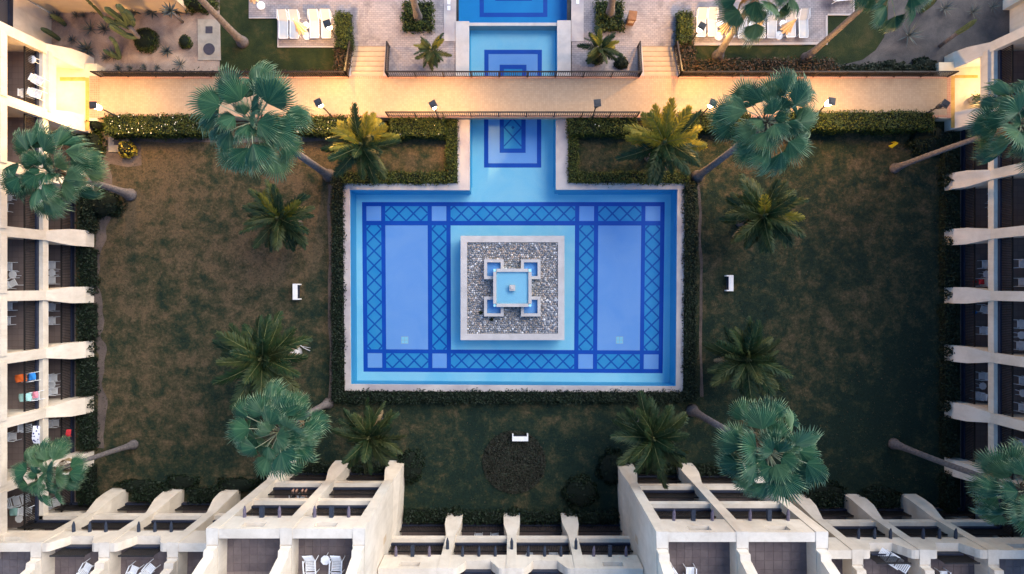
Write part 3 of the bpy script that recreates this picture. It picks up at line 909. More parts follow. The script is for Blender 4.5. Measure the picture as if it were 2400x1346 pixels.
railing('black railing between the two stairs, in front of the upper pool channel', [pt(908, yD, 0.12), pt(910, yN, ZK), pt(1497, yN, ZK), pt(1499, yD, 0.12)])
railing('black railing on the right half of the walkway, dark shrubs behind it', [pt(1586, yD, 0.12), pt(1590, yN, ZK), pt(2220, yN, ZK)])
railing('black railing on the courtyard side of the walkway where it crosses the channel', [pt(911, yS_, ZK), pt(1492, yS_, ZK)])

# ------------------------------------------------------------------ hotel wings
ST = 3.2     # storey height
def fr_bottom(u, v, z): return (u, v, z)
def fr_left(u, v, z): return (v, u, z)
def fr_right(u, v, z): return (-v, u, z)

def loft(mb, sec):
    """sec: list of (z, list of 4 (u, v))"""
    vs, fs = [], []
    for z, q in sec:
        vs += [(a, b, z) for a, b in q]
    n = len(sec)
    for i in range(n - 1):
        for k in range(4):
            fs.append((i * 4 + k, i * 4 + (k + 1) % 4, i * 4 + 4 + (k + 1) % 4, i * 4 + 4 + k))
    fs += [(3, 2, 1, 0), tuple(range(n * 4 - 4, n * 4))]
    mb.add(vs, fs)

def fin(root, fr, u, vr, vback, prof, mat='stucco'):
    """buttress wall: prof = (z, front offset from the rail plane, half thickness)"""
    mb = MB(fr)
    loft(mb, [(z, [(u - h, vr + f), (u + h, vr + f), (u + 0.16, vback), (u - 0.16, vback)]) for z, f, h in prof])
    return mb.build('buttress', M[mat], root)

def balcony_rail(root, fr, u0, u1, v, z, h=1.02, mat='iron', gap=0.115):
    mb = MB(fr)
    mb.box(u0, u1, v - .045, v + .045, z + h - .06, z + h)
    mb.box(u0, u1, v - .02, v + .02, z + .04, z + .08)
    r = mb.build('balcony_railing', M[mat], root)
    mb = MB(fr)
    n = int((u1 - u0) / gap)
    for k in range(n + 1):
        u = u0 + (u1 - u0) * (k + 0.5) / (n + 1)
        mb.box(u - .02, u + .02, v - .02, v + .02, z + .08, z + h - .05)
    mb.build('pickets', M[mat], r, kind='stuff')
    return r

TILE = {}
def bay_level(root, fr, u0, u1, vr, z, first, depth=2.3, rail=True, top_hidden=False):
    vb = vr - depth
    mb = MB(fr)
    mb.box(u0, u1, vb, vr, z - 0.28 if not first else -0.02, z)
    mb.build('balcony_floor', M['tile_brown'], root)
    if not first:
        MB(fr).box(u0, u1, vr + .002, vr + .26, z - .42, z + .05).build('beam', M['stucco'], root)
    if rail:
        MB(fr).box(u0, u1, vr - .12, vr - 0.001, z + .001, z + .24).build('ledge', M['navy'], root)
        balcony_rail(root, fr, u0, u1, vr - .16, z + .02)
    MB(fr).box(u0, u1, vb - .25, vb - .002, z + .001, z + ST - .30).build('back_wall', M['stucco'], root)
    w = (u1 - u0)
    g = MB(fr).box(u0 + w * .15, u1 - w * .15, vb, vb + .04, z + .01, z + 2.2).build('glass_door', M['glass'], root)
    MB(fr).box(u0 + w * .5 - .03, u0 + w * .5 + .03, vb + .041, vb + .06, z + .01, z + 2.2).build('door_frame', M['white'], g)

def logs(root, fr, u0, u1, vr, z, long_mid=True):
    w = u1 - u0
    for k, t in enumerate((0.2, 0.5, 0.8)):
        u = u0 + w * t
        if k == 1 and long_mid:
            MB(fr).box(u - .11, u + .11, vr + .30, vr + .95, z - .10, z + .12).build('beam_end', M['log_blue'], root)
        else:
            mb = MB(fr)
            mb.tube([(u, vr + .30, z), (u, vr + .72, z + .02), (u + .02, vr + .95, z + .03)], [.10, .095, .03], 8)
            mb.build('beam_end', M['log'] if long_mid else M['log_blue'], root)

def parapet(root, fr, u0, u1, vr, zt, kind):
    mb = MB(fr)
    va, vb, zb, zh = vr - .22, vr + .30, zt - .72, zt + 1.06
    if kind in ('slot', 'solid'):
        c = (u0 + u1) / 2
        if kind == 'slot':
            s = .62
            mb.box(u0, c - s, va, vb, zb, zh).box(c + s, u1, va, vb, zb, zh)
            mb.box(c - s, c + s, va, vb, zb, zt + .22).box(c - s, c + s, va, vb, zt + .78, zh)
        else:
            mb.box(u0, u1, va, vb, zb, zh)
        mb.build('parapet', M['stucco'], root)
        return
    # open bay: shoulders curving down to a low sill with a railing
    mb.box(u0, u1, va, vb, zb, zt + .06)
    for s, uu in ((1, u0), (-1, u1)):
        prof = [(0, zh), (.30, zh), (.46, zh - .06), (.60, zh - .24), (.72, zh - .50), (.88, zh - .70), (1.0, zt + .06), (0, zt + .06)]
        pts = [(uu + s * a, b) for a, b in prof]
        vs = [(a, va, b) for a, b in pts] + [(a, vb, b) for a, b in pts]
        n = len(pts)
        mb.add(vs, [tuple(range(n - 1, -1, -1)), tuple(range(n, 2 * n))] + [(i, (i + 1) % n, n + (i + 1) % n, n + i) for i in range(n)])
    mb.build('parapet', M['stucco'], root)
    MB(fr).box(u0 + .95, u1 - .95, va - .10, va - .001, zt + .02, zt + .40).build('ledge', M['navy'], root)
    balcony_rail(root, fr, u0 + .7, u1 - .7, va - .14, zt + .03, 1.3)

def terrace(root, fr, u0, u1, vr, zt, tiles, depth=4.6):
    vb = vr - depth
    MB(fr).box(u0, u1, vb, vr - .22, zt - .3, zt - 0.02).build('terrace_floor', M['tile_brown'], root)
    s = 0.47
    nu = max(1, round((u1 - u0) / s))
    su = (u1 - u0) / nu
    nv = int((depth - .25) / su)
    nv = min(nv, tiles)
    key = round(su, 3)
    if key not in TILE:
        TILE[key] = [MB().box(-su / 2 + .008, su / 2 - .008, -su / 2 + .008, su / 2 - .008, -0.02, 0.0).mesh('floor_tile', m) for m in (M['terrace_tile'], M['tile_brown2'])]
    for i in range(nu):
        for j in range(nv):
            o = link_mesh('floor_tile', RND.choice(TILE[key]), root)
            o.location = Vector(fr(u0 + (i + .5) * su, vr - .24 - (j + .5) * su, zt + RND.uniform(0, .004))) - ORG[root.name]
    MB(fr).box(u0, u1, vb - .3, vb - .002, zt, zt + 3.2).build('back_wall', M['stucco'], root)
    MB(fr).box(u0 + .5, u1 - .5, vb, vb + .05, zt + .01, zt + 2.3).build('glass_door', M['glass'], root)
M['tile_brown2'] = plain('terrace_tile_dark', (0.165, 0.132, 0.134), (0.125, 0.10, 0.104), 1.4, 0.75, 0.1, 40, 0.3)

def stepped(root, fr, us, vr, nlev, foot, types, fin_at=None, vback=None, tiles=4, hidden_tile=False, log_mid=True, logs_at=None):
    """section with nlev covered balconies and a terrace on top"""
    zt = ST * nlev
    vback = vback if vback is not None else vr - 8
    prof = [(-.05, foot, .58), (.9, foot * .95, .58), (1.7, foot * .82, .56), (3.0, .42, .31), (zt - .8, .345, .31), (zt + 1.08, .34, .34),
            (zt + 1.08, -.55, .34), (zt + 1.02, -.62, .30), (zt + 1.15, -.70, .28), (zt + 1.45, -.72, .28), (zt + 1.5, -1.05, .28), (zt + 1.75, -1.1, .28), (zt + 4.6, -2.1, .28)]
    for k, u in enumerate(us):
        if fin_at is None or fin_at[k]:
            fin(root, fr, u, vr, vback, prof)
    for k in range(len(us) - 1):
        u0, u1 = us[k] + .17, us[k + 1] - .17
        for L in range(nlev):
            bay_level(root, fr, u0, u1, vr, 0.1 if L == 0 else L * ST, L == 0)
        parapet(root, fr, us[k] + .3, us[k + 1] - .3, vr, zt, types[k])
        if logs_at is None or logs_at[k]:
            logs(root, fr, us[k] + .35, us[k + 1] - .35, vr, zt - .55, log_mid if isinstance(log_mid, bool) else log_mid[k])
        terrace(root, fr, u0, u1, vr, zt, tiles)
    return root

def U(*px): return [RX(p) for p in px]

tl = U(676, 805, 932)
W1 = empty('hotel_tower', (tl[1], -18, 0), 'cream stepped hotel block, taller left one of the two below the pool', 'building')
stepped(W1, fr_bottom, tl, -13.43, 3, .82, ['slot', 'slot'], tiles=5)
tr_ = U(1463, 1603, 1742)
W2 = empty('hotel_tower', (tr_[1], -18, 0), 'cream stepped hotel block, taller right one of the two below the pool', 'building')
stepped(W2, fr_bottom, tr_, -13.62, 3, .82, ['slot', 'slot'], tiles=5)
ctr = U(932, 1067, 1199.5, 1332, 1463)
W3 = empty('hotel_wing', (ctr[2], -22, 0), 'low cream balcony wing between the two taller hotel blocks', 'building')
stepped(W3, fr_bottom, ctr, -17.15, 2, .72, ['slot', 'open', 'open', 'slot'], [0, 1, 1, 1, 0], tiles=2, log_mid=[True, False, False, True])
for k in (1, 2, 3):
    u = ctr[k]
    MB().tube([(u, -17.15 + .36, 5.0), (u, -17.15 + .85, 5.03), (u, -17.15 + 1.1, 5.04)], [.10, .10, .02], 8).build('beam_end', M['log_blue'], W3)
sl = U(152, 283, 414, 546, 676)
W4 = empty('hotel_wing', (sl[1], -22, 0), 'low cream balcony wing in the lower left corner of the courtyard', 'building')
stepped(W4, fr_bottom, sl, -15.62, 2, 1.0, ['slot', 'open', 'open', 'solid'], [0, 1, 1, 1, 0], tiles=4, log_mid=False, logs_at=[0, 1, 1, 0])
sr = U(1742, 1866, 1996, 2128, 2262)
W5 = empty('hotel_wing', (sr[2], -22, 0), 'low cream balcony wing in the lower right corner of the courtyard', 'building')
stepped(W5, fr_bottom, sr, -16.05, 2, 1.0, ['solid', 'open', 'open', 'slot'], [0, 1, 1, 1, 0], tiles=4, log_mid=False, logs_at=[0, 1, 1, 0])
for root, u, v in ((W3, None, None),):
    pass
# niches in the inner side walls of the two blocks
for root, x, s, ys in ((W1, tl[2], 1, (-16.0, -17.3)), (W2, tr_[0], -1, (-16.0, -17.4))):
    for i, y in enumerate(ys):
        z0 = 5.0 + 1.4 * i
        t = .235
        MB().box(min(x + s * t, x + s * (t + .03)), max(x + s * t, x + s * (t + .03)), y - .22, y + .22, z0, z0 + .8).build('niche', M['stucco2'], root)

def long_wing(root, fr, us, vr, nlev, foot, passage=None):
    H = ST * nlev + .6
    prof = [(-.05, foot, .58), (.8, foot * .97, .58), (1.7, foot * .72, .57), (3.1, .36, .33), (H, -.20, .31)]
    for u in us:
        fin(root, fr, u, vr, vr - 6, prof)
    for k in range(len(us) - 1):
        u0, u1 = sorted((us[k], us[k + 1]))
        u0, u1 = u0 + .17, u1 - .17
        for L in range(nlev):
            if L == 0 and k == passage:
                continue
            bay_level(root, fr, u0, u1, vr, 0.1 if L == 0 else L * ST, L == 0)
        MB(fr).box(u0, u1, vr - 6, vr + .2, ST * nlev - .3, ST * nlev).build('roof_slab', M['stucco'], root)
YF = [155, 297, 430, 561, 691, 817, 946, 1075, 1203]
lw = [RY(y) for y in YF]
W6 = empty('hotel_wing', (-36, lw[4], 0), 'long cream balcony wing along the left edge of the courtyard', 'building')
long_wing(W6, fr_left, lw, -31.75, 4, 1.35, 0)
rw = [RY(y) for y in (152, 291, 429, 558, 692, 826, 957, 1090, 1222)]
W7 = empty('hotel_wing', (37, rw[4], 0), 'long cream balcony wing along the right edge of the courtyard', 'building')
long_wing(W7, fr_right, rw, -32.6, 4, 1.15, 0)

# entrance passages at both ends of the walkway, each with a ceiling lamp
def passage(root, fr, u0, u1, vr, side, xs):
    a, b = sorted((u0, u1))
    MB(fr).box(a + .17, b - .17, vr - 6, vr + 2.2, 0.02, ZK - .004).build('passage_floor', M['landing'], root)
    MB(fr).box(a + .17, b - .17, vr + .262, vr + .50, 2.42, 3.05).build('fascia', M['stucco'], root)
    MB(fr).box(a + .17, b - .17, vr - 6.2, vr - 6, ZK, 3.0).build('end_wall', M['stucco2'], root)
    MB(fr).box(a + .17, b - .17, vr - 6, vr, 2.92, 3.18).build('passage_ceiling', M['stucco'], root)
    c = (a + b) / 2
    for dv, nm in ((-.5, 'ceiling_lamp'), (-3.2, 'ceiling_lamp')):
        mb = MB(fr).tube([(c, vr + dv, 2.915), (c, vr + dv, 2.80)], [.22, .18], 12)
        lamp = mb.build(nm, M['lamp_on2'], root)
        ld = bpy.data.lights.new('ceiling_lamp_light', 'POINT')
        ld.energy = 85 if dv > -1 else 50
        ld.color = (1.0, 0.72, 0.36)
        ld.shadow_soft_size = 0.15
        lo = bpy.data.objects.new('ceiling_lamp_light', ld)
        COL.objects.link(lo)
        lo.parent = lamp
        lo.location = Vector(fr(c, vr + dv, 2.62)) - ORG[root.name]
    # gold border of the landing
    for p in xs:
        z = ZK + .004
        q = [(P(x, y, z).x, P(x, y, z).y) for x, y in p[0]]
        MB().prism(q, z - .02, z).build(p[1], M[p[2]], root)
M['lamp_on2'] = emit('lit_ceiling_lamp', (1.0, 0.78, 0.45), 6.0)
passage(W6, fr_left, lw[0], lw[1], -31.75, 1, [([(200, 182), (209, 182), (209, 306), (200, 306)], 'gold_border', 'gold_tile'), ([(140, 181), (200, 181), (200, 190), (140, 190)], 'gold_border', 'gold_tile'), ([(209.5, 178), (235, 178), (235, 277), (209.5, 277)], 'red_border', 'red_tile')])
passage(W7, fr_right, rw[0], rw[1], -32.6, -1, [([(2229, 178), (2238, 178), (2238, 300), (2229, 300)], 'gold_border', 'gold_tile'), ([(2238, 176), (2292, 176), (2292, 183), (2238, 183)], 'gold_border', 'gold_tile'), ([(2220, 178), (2229, 178), (2229, 277), (2220, 277)], 'red_border', 'red_tile')])

# recessed ends of the wings beyond the walkway and the garden wall
for root, fr, vr, ya, yb in ((W6, fr_left, -33.5, 34, 150), (W7, fr_right, -36.2, -40, 146)):
    u0, u1 = RY(yb), RY(ya)
    MB(fr).box(u0, u1, vr - .3, vr, -.05, ST).build('end_wall', M['stucco'], root)
    MB(fr).box(u0, u1, vr - 3, vr - .02, ST + .001, ST + .02).build('balcony_floor', M['tile_brown'], root)
    MB(fr).box(u0, u1, vr - .14, vr - .02, ST + .021, ST + .30).build('ledge', M['navy'], root)
    balcony_rail(root, fr, u0 + .1, u1, vr - .2, ST + .02)
    MB(fr).box(u0, u1, vr - 3.3, vr - 3, ST + .02, ST * 3).build('back_wall', M['stucco2'], root)
yw = RY(30)
MB().box(RX(118), RX(447), yw, yw + .4, -.05, 6.0).build('garden_wall', M['stucco2'], None, label='tall ochre stucco wall behind the cactus garden, upper left', cat='wall')
MB().box(RX(2350), RX(2480), RY(24), RY(2), -.05, 5.2).build('garden_wall', M['stucco'], None, label='cream stucco wall end beyond the grey gravel bed, upper right', cat='wall')

# ------------------------------------------------------------------ hedges, shrubs, bushes
hedge('hedge', 245, 270, 472, 314, 1.25, 'flowering green hedge beside the walkway, left of the tall fan palm', flowers=55, group='hedges beside the walkway')
hedge('hedge', 640, 272, 880, 312, 1.2, 'flowering green hedge beside the walkway, between fan palm and the left railing end', flowers=42, group='hedges beside the walkway')
hedge('hedge', 915, 277, 1042, 318, 0.95, 'green hedge under the courtyard-side railing, left of the channel', flowers=8, group='hedges beside the walkway')
hedge('hedge', 1333, 277, 1490, 314, 0.95, 'green hedge under the courtyard-side railing, right of the channel', group='hedges beside the walkway', flowers=2)
hedge('hedge', 1590, 266, 1760, 303, 1.2, 'lit green hedge beside the walkway, right of the feather palm', group='hedges beside the walkway')
hedge('hedge', 1840, 262, 2190, 302, 1.25, 'long dark green hedge beside the walkway, far right', group='hedges beside the walkway')
hedge('hedge', 1047, 280, 1071, 428, 0.62, 'narrow green hedge along the left coping of the channel', group='low hedges round the pool')
hedge('hedge', 1333, 318, 1354, 428, 0.62, 'narrow green hedge along the right coping of the channel', group='low hedges round the pool')
hedge('hedge', 800, 404, 1046, 430, 0.6, 'low green hedge along the top left edge of the pool', group='low hedges round the pool')
hedge('hedge', 1355, 404, 1612, 429, 0.6, 'low green hedge along the top right edge of the pool', group='low hedges round the pool')
hedge('hedge', 779, 410, 804, 940, 0.6, 'long low dark hedge along the left edge of the pool', 'hedge_dk', group='low hedges round the pool')
hedge('hedge', 1604, 430, 1632, 940, 0.6, 'long low dark hedge along the right edge of the pool', 'hedge_dk', group='low hedges round the pool')
hedge('hedge', 806, 918, 1602, 944, 0.55, 'long low dark hedge along the bottom edge of the pool', 'hedge_dk', group='low hedges round the pool')
hedge('hedge', 785, 29, 819, 112, 0.95, 'short yellow-lit hedge beside the left group of sun loungers', group='hedges on the pool deck')
hedge('hedge', 1591, 27, 1624, 100, 0.95, 'short dull green hedge beside the right group of sun loungers', group='hedges on the pool deck')
for px0, py0, px1, py1, lab in ((945, 4, 1013, 70, 'square leafy planter bed left of the upper pool, palm trunk in it'), (1397, 2, 1460, 70, 'square leafy planter bed right of the upper pool, palm trunk in it')):
    hedge('planter_bed', px0, py0, px1, py1, 0.45, lab, 'hedge', 0.085, 240, rag=0.09, group='square planter beds', cat='planter')
# shrub border behind the walkway railing
hedge('shrub_border', 786, 104, 818, 170, 0.75, 'dark reddish shrubs at the corner by the left stairs', 'shrub_red', 0.085, 200, rag=0.12, cat='shrubs')
hedge('shrub_border', 520, 166, 815, 178, 0.5, 'thin dark shrub strip behind the left railing', 'shrub_red', 0.07, 230, rag=0.07, cat='shrubs')
hedge('shrub_border', 1592, 100, 1628, 170, 0.75, 'dark reddish shrubs at the corner by the right stairs', 'shrub_red', 0.085, 200, rag=0.12, cat='shrubs')
hedge('shrub_border', 1630, 140, 1960, 172, 0.65, 'dark reddish shrub border behind the right railing', 'shrub_red', 0.085, 200, rag=0.11, cat='shrubs')
hedge('shrub_border', 1962, 152, 2200, 174, 0.6, 'dark green shrub border behind the right railing, by the right wing', 'hedge_dk', 0.085, 200, rag=0.11, cat='shrubs')
hedge('shrub_border', 225, 168, 515, 177, 0.4, 'low dark plants behind the railing at the gravel garden', 'hedge_dk', 0.07, 150, rag=0.10, cat='shrubs')
# planting in front of the wings
ORD = ['zeroth', 'first', 'second', 'third', 'fourth', 'fifth', 'sixth', 'seventh', 'eighth']
for k in range(1, len(YF) - 1):
    a, b = YF[k] + 22, YF[k + 1] - 20
    hedge('balcony_hedge', 183, a, 214, b, 0.7, 'dark hedge before the left wing, %s bay below the walkway' % ORD[k], 'hedge_dk', 0.08, 230, rag=0.09, group='hedges before the left wing')
YR = (152, 291, 429, 558, 692, 826, 957, 1090, 1222)
for k in range(1, len(YR) - 1):
    a, b = YR[k] + 22, YR[k + 1] - 20
    hedge('balcony_hedge', 2216, a, 2244, b, 0.7, 'dark hedge before the right wing, %s bay below the walkway' % ORD[k], 'hedge_dk', 0.08, 230, rag=0.09, group='hedges before the right wing')
for i, (x0, x1, y0, y1, lab) in enumerate(((700, 790, 1092, 1108, 'left bay of the left tall block'), (825, 915, 1092, 1108, 'right bay of the left tall block'), (1482, 1585, 1094, 1110, 'left bay of the right tall block'), (1622, 1725, 1096, 1114, 'right bay of the right tall block'),
        (950, 1050, 1200, 1224, 'first bay of the centre wing'), (1086, 1180, 1203, 1226, 'second bay of the centre wing'), (1218, 1312, 1203, 1226, 'third bay of the centre wing'), (1350, 1446, 1203, 1226, 'fourth bay of the centre wing'),
        (310, 395, 1146, 1174, 'left bay of the lower left wing'), (440, 525, 1148, 1176, 'right bay of the lower left wing'), (1890, 1975, 1158, 1186, 'left bay of the lower right wing'), (2020, 2105, 1160, 1188, 'right bay of the lower right wing'))):
    hedge('balcony_hedge', x0, y0, x1, y1, 0.6, 'dark hedge before the ' + lab, 'hedge_dk', 0.08, 230, rag=0.09, group='hedges before the lower wings')
# vines on the buttress feet
def gp(px, py, z=0): p = P(px, py, z); return (p.x, p.y, z)
for i, (px, py) in enumerate(((212, 540), (214, 815), (214, 945), (222, 292), (214, 683))):
    bush('creeper', gp(px, py), .45, .4, .9, 'dark creeper at the foot of a left wing buttress, %s from the top' % ORD[[292, 540, 683, 815, 945].index(py) + 1], 'hedge_dk', 0.08, 300, .3, 'creepers on the left wing', 'creeper', False)
for i, (px, py) in enumerate(((2208, 428), (2212, 568), (2216, 690), (2210, 822), (2206, 950))):
    bush('creeper', gp(px, py), .45, .4, .9, 'dark creeper at the foot of a right wing buttress, %s from the top' % ORD[i + 1], 'hedge_dk', 0.08, 300, .3, 'creepers on the right wing', 'creeper', False)
for i, (px, py, lab) in enumerate(((944, 1080, 'left tall block'), (1465, 1082, 'right tall block'), (1072, 1198, 'first centre wing'), (1203, 1198, 'second centre wing'), (1334, 1198, 'third centre wing'))):
    bush('creeper', gp(px, py), .42, .34, .7, 'dark creeper at the foot of the %s buttress' % lab, 'hedge_dk', 0.08, 300, .3, 'creepers on the lower wings', 'creeper', False)
# single shrubs
bush('round_bush', gp(347, 98), .92, .92, .95, 'clipped round green bush under the branched cactus', 'hedge', 0.06, 420, .05)
bush('small_bush', gp(437, 101), .45, .5, .6, 'small bright green bush left of the concrete slab', 'hedge', 0.08, 300, .12)
bush('croton_bush', gp(303, 352), .62, .62, .9, 'yellow croton bush beside the small concrete pad', 'yellow_leaf', 0.10, 170, .15)
bush('dark_bush', gp(1360, 1150), 1.35, 1.2, .8, 'dark bush on the lower lawn, right of the round bed', 'hedge_dk', 0.09, 240, .15)
bush('dark_bush', gp(965, 1090), 1.0, 1.3, .7, 'dark bush at the foot of the left tall block', 'hedge_dk', 0.09, 240, .2)
bush('dark_bush', gp(1432, 1095), 1.0, 1.3, .7, 'dark bush at the foot of the right tall block', 'hedge_dk', 0.09, 240, .2)
bush('dark_bush', gp(250, 480), 1.3, 1.0, .8, 'dark shrub beside the left wing, under the leaning fan palm', 'hedge_dk', 0.09, 240, .25)
bush('dark_bush', gp(2170, 330), 1.5, 1.2, .9, 'dark shrub mass by the right wing below the walkway', 'hedge_dk', 0.09, 240, .25)
bush('dark_bush', gp(230, 345), .6, 1.1, .8, 'dark bush beside the left wing, left of the concrete pad', 'hedge', 0.08, 260, .2)
bush('dark_bush', gp(236, 296), .5, .5, .9, 'leafy bush at the left end of the walkway hedge', 'hedge', 0.08, 260, .2)
bush('dark_bush', gp(470, 8), 1.4, .9, 1.1, 'dense green bush at the top of the gravel garden, beside the palm trunk', 'hedge', 0.09, 260, .2)
bush('dark_bush', gp(1455, 150), .55, .5, .5, 'dark rounded bush beside the right stairs', 'hedge_dk', 0.08, 300, .15)
for i, (px, py, r) in enumerate(((2075, 160, .7), (2105, 164, .6), (2160, 158, .9), (2040, 165, .6))):
    bush('dark_bush', gp(px, py), r, r * .7, .7, ['second dark bush behind the right railing', 'third dark bush behind the right railing', 'largest dark bush behind the right railing, nearest the wing', 'first dark bush behind the right railing'][i], 'hedge_dk', 0.09, 240, .25)
for i, (px, py, rx) in enumerate(((330, 1138, 1.6), (430, 1128, 1.2), (560, 1135, 1.5), (640, 1110, 1.0), (1790, 1150, 1.2), (1930, 1150, 1.6), (2060, 1155, 1.4))):
    bush('low_shrub', gp(px, py), rx, .55, .45, 'low dark shrub along the lower wings, %s from the left' % ORD[i + 1], 'hedge_dk', 0.085, 220, .3, 'low shrubs along the lower wings', 'shrub')
# round planting bed
c = P(1205, 1083)
mb = MB()
n = 9000
r = 2.28 * np.sqrt(NPR.random(n)); th = NPR.uniform(0, 2 * PI, n)
q = np.stack([c.x + r * np.cos(th), c.y + r * np.sin(th), .04 + .14 * (1 - (r / 2.3) ** 2) + NPR.uniform(0, .06, n)], 1)
mb.np_add(*leaf_quads(q, np.tile((0, 0, 1.), (n, 1)), .07), 0)
mb.prism([(c.x + 2.3 * math.cos(2 * PI * k / 48), c.y + 2.3 * math.sin(2 * PI * k / 48)) for k in range(48)], -.01, .03, 1)
mb.build('flower_bed', [M['cover'], M['core']], None, label='round dark planting bed on the lower lawn below the bench', cat='flower bed')

# ------------------------------------------------------------------ palms
M['bark_dark'] = plain('crown_fibre', (0.12, 0.085, 0.06), (0.08, 0.055, 0.04), 6.0, 0.95)
def fan_leaf_mesh(seed, Lp, R, span, droop, fold, bendb=.45, mat=('fan', 'petiole', 'fan_tip')):
    r = random.Random(seed)
    mb = MB()
    # petiole arches from the crown to the blade
    pp = [(0, 0, 0), (Lp * .35, 0, Lp * .06), (Lp * .7, 0, Lp * .05), (Lp, 0, 0)]
    mb.tube(pp, [.035, .028, .022, .018], 5, 1, False)
    N = 26
    O = Vector((Lp - .04, 0, 0))
    def q(a, rad, lift):
        x = rad * math.cos(a)
        y = rad * math.sin(a)
        # blade curves down outward and the sides fold
        z = lift - droop * (rad / R) ** 2.2 * R * .55 - fold * abs(y) * .45 + (0.06 * R if x < 0 else 0)
        cb, sb = math.cos(bendb), math.sin(bendb)
        return (Lp + x * cb + z * sb, y, z * cb - x * sb)
    r1 = R * .58
    ang = [(-1 + 2 * i / N) * span for i in range(N + 1)]
    for i in range(N):
        a0, a1 = ang[i], ang[i + 1]
        am = (a0 + a1) / 2
        edge = 1 - .35 * (abs(am) / span) ** 3
        k = edge * r.uniform(.9, 1.06)
        B0, B1 = q(a0, r1 * edge, -.012), q(a1, r1 * edge, -.012)
        Mi = q(am, r1 * edge * 1.02, .028)
        T1 = q(am + r.uniform(-.03, .03), R * .84 * k, .01)
        da = (a1 - a0) * .26
        C0, C1 = q(am - da, R * .80 * k, -.01), q(am + da, R * .80 * k, -.01)
        tip = q(am + r.uniform(-.05, .05), R * 1.02 * k, -.10 * R * r.uniform(.4, 1.6))
        mb.add([O[:], B0, Mi, B1, C0, C1, T1, tip], [(0, 1, 2), (0, 2, 3), (1, 4, 6, 2), (2, 6, 5, 3), (4, 7, 6), (6, 7, 5)], 0)
        mb.m[-2:] = [2, 2]
    return mb.mesh('fan_leaf', [M[mat[0]], M[mat[1]], M[mat[2]]])
FANS = [fan_leaf_mesh(*a) for a in ((1, 1.55, 1.25, 1.35, .20, .3, .35), (2, 1.7, 1.15, 1.2, .45, .7, .5), (3, 1.4, 1.3, 1.5, .10, .12, .25), (4, 1.75, 1.15, 1.2, .65, .9, .4), (5, .95, 1.0, 1.15, .25, .5, .6), (6, 1.6, 1.25, 1.3, .35, .45, .6), (7, 1.15, 1.1, 1.3, .3, .25, .8))]
FOLD = [fan_leaf_mesh(9, 1.3, 1.1, 1.3, .9, .9, .3, ('fan_old', 'fan_old', 'fan_old'))]

def fan_palm(bpx, bpy_, cpx, cpy, h, label, n=30, sc=1.0, rad=.24, seed=0, bend=.3, old=3):
    r = random.Random(seed)
    b, c = P(bpx, bpy_, 0), P(cpx, cpy, h)
    root = empty('fan_palm', b, label, 'palm tree', 'tall fan palms')
    mb = MB()
    pts, rs = [], []
    side = Vector((-(c - b).y, (c - b).x, 0))
    side = side.normalized() if side.length > .01 else Vector((1, 0, 0))
    m = 44
    for i in range(m + 1):
        t = i / m
        p = b.lerp(c, t) + side * (bend * math.sin(PI * t)) * (.4 if seed % 2 else -.4)
        pts.append(p)
        rs.append(rad * (1 + 1.0 * math.exp(-t * h / .55)) * (1 - .32 * t) * (1 + (.04 if i % 2 else -.03)))
    mb.tube(pts, rs, 12)
    mb.build('trunk', M['bark'], root, True)
    mb = MB()
    top = pts[-1]
    mb.tube([top - Vector((0, 0, .7)), top - Vector((0, 0, .2)), top + Vector((0, 0, .25))], [rad * .75, rad * 1.25, rad * .35], 10)
    for k in range(10):     # old leaf bases
        a = k * 2.4
        mb.bar(top + Vector((math.cos(a) * rad, math.sin(a) * rad, -.45 + .05 * k)), top + Vector((math.cos(a) * rad * 2.2, math.sin(a) * rad * 2.2, -.25 + .05 * k)), .07, .03)
    crown = mb.build('crown', M['bark_dark'], root)
    for k in range(n):
        t = (k + .5) / n
        az = k * 2.39996 + r.uniform(-.22, .22)
        el = math.radians(80 - 96 * t ** .8 + r.uniform(-9, 9))
        me = r.choice((FANS[4], FANS[6])) if t < .25 else r.choice(FANS[:4] + FANS[5:])
        o = link_mesh('leaf', me, crown)
        s = sc * (r.uniform(.88, 1.1) if t > .15 else r.uniform(.7, .95))
        R = Matrix.Rotation(az, 4, 'Z') @ Matrix.Rotation(-el, 4, 'Y') @ Matrix.Rotation(r.uniform(-.75, .75), 4, 'X')
        o.matrix_local = Matrix.Translation(top - b + Vector((0, 0, .05 - .25 * t))) @ R @ Matrix.Scale(s, 4)
    for k in range(old):
        az = r.uniform(0, 6.28)
        o = link_mesh('dead_leaf', FOLD[0], crown)
        o.matrix_local = Matrix.Translation(top - b + Vector((0, 0, -.35))) @ Matrix.Rotation(az, 4, 'Z') @ Matrix.Rotation(math.radians(62), 4, 'Y') @ Matrix.Scale(sc * .9, 4)
    return root

fan_palm(772, 412, 597, 287, 12.4, 'tallest fan palm, crown over the walkway left of the pool', 33, 1.14, .26, 1)
fan_palm(1634, 414, 1797, 288, 11.8, 'tall fan palm, crown over the walkway right of the pool', 32, 1.08, .25, 2)
fan_palm(770, 945, 657, 1010, 8.8, 'fan palm below left of the pool, crown over the left tall block', 34, 1.06, .22, 3)
fan_palm(1622, 962, 1798, 1058, 11.4, 'fan palm below right of the pool, crown over the right tall block', 38, 1.08, .25, 4)
fan_palm(306, 457, 126, 402, 7.4, 'fan palm leaning over the left wing, nearer the walkway', 40, 1.04, .25, 5)
fan_palm(314, 1042, 114, 1108, 7.5, 'fan palm leaning over the left wing, lower one', 34, .78, .19, 6)
fan_palm(2096, 395, 2388, 292, 10.2, 'fan palm cut by the right picture edge, nearer the walkway', 36, 1.05, .2, 7)
fan_palm(2094, 1040, 2398, 1150, 10.3, 'fan palm cut by the right picture edge, lower one', 36, 1.0, .22, 8)
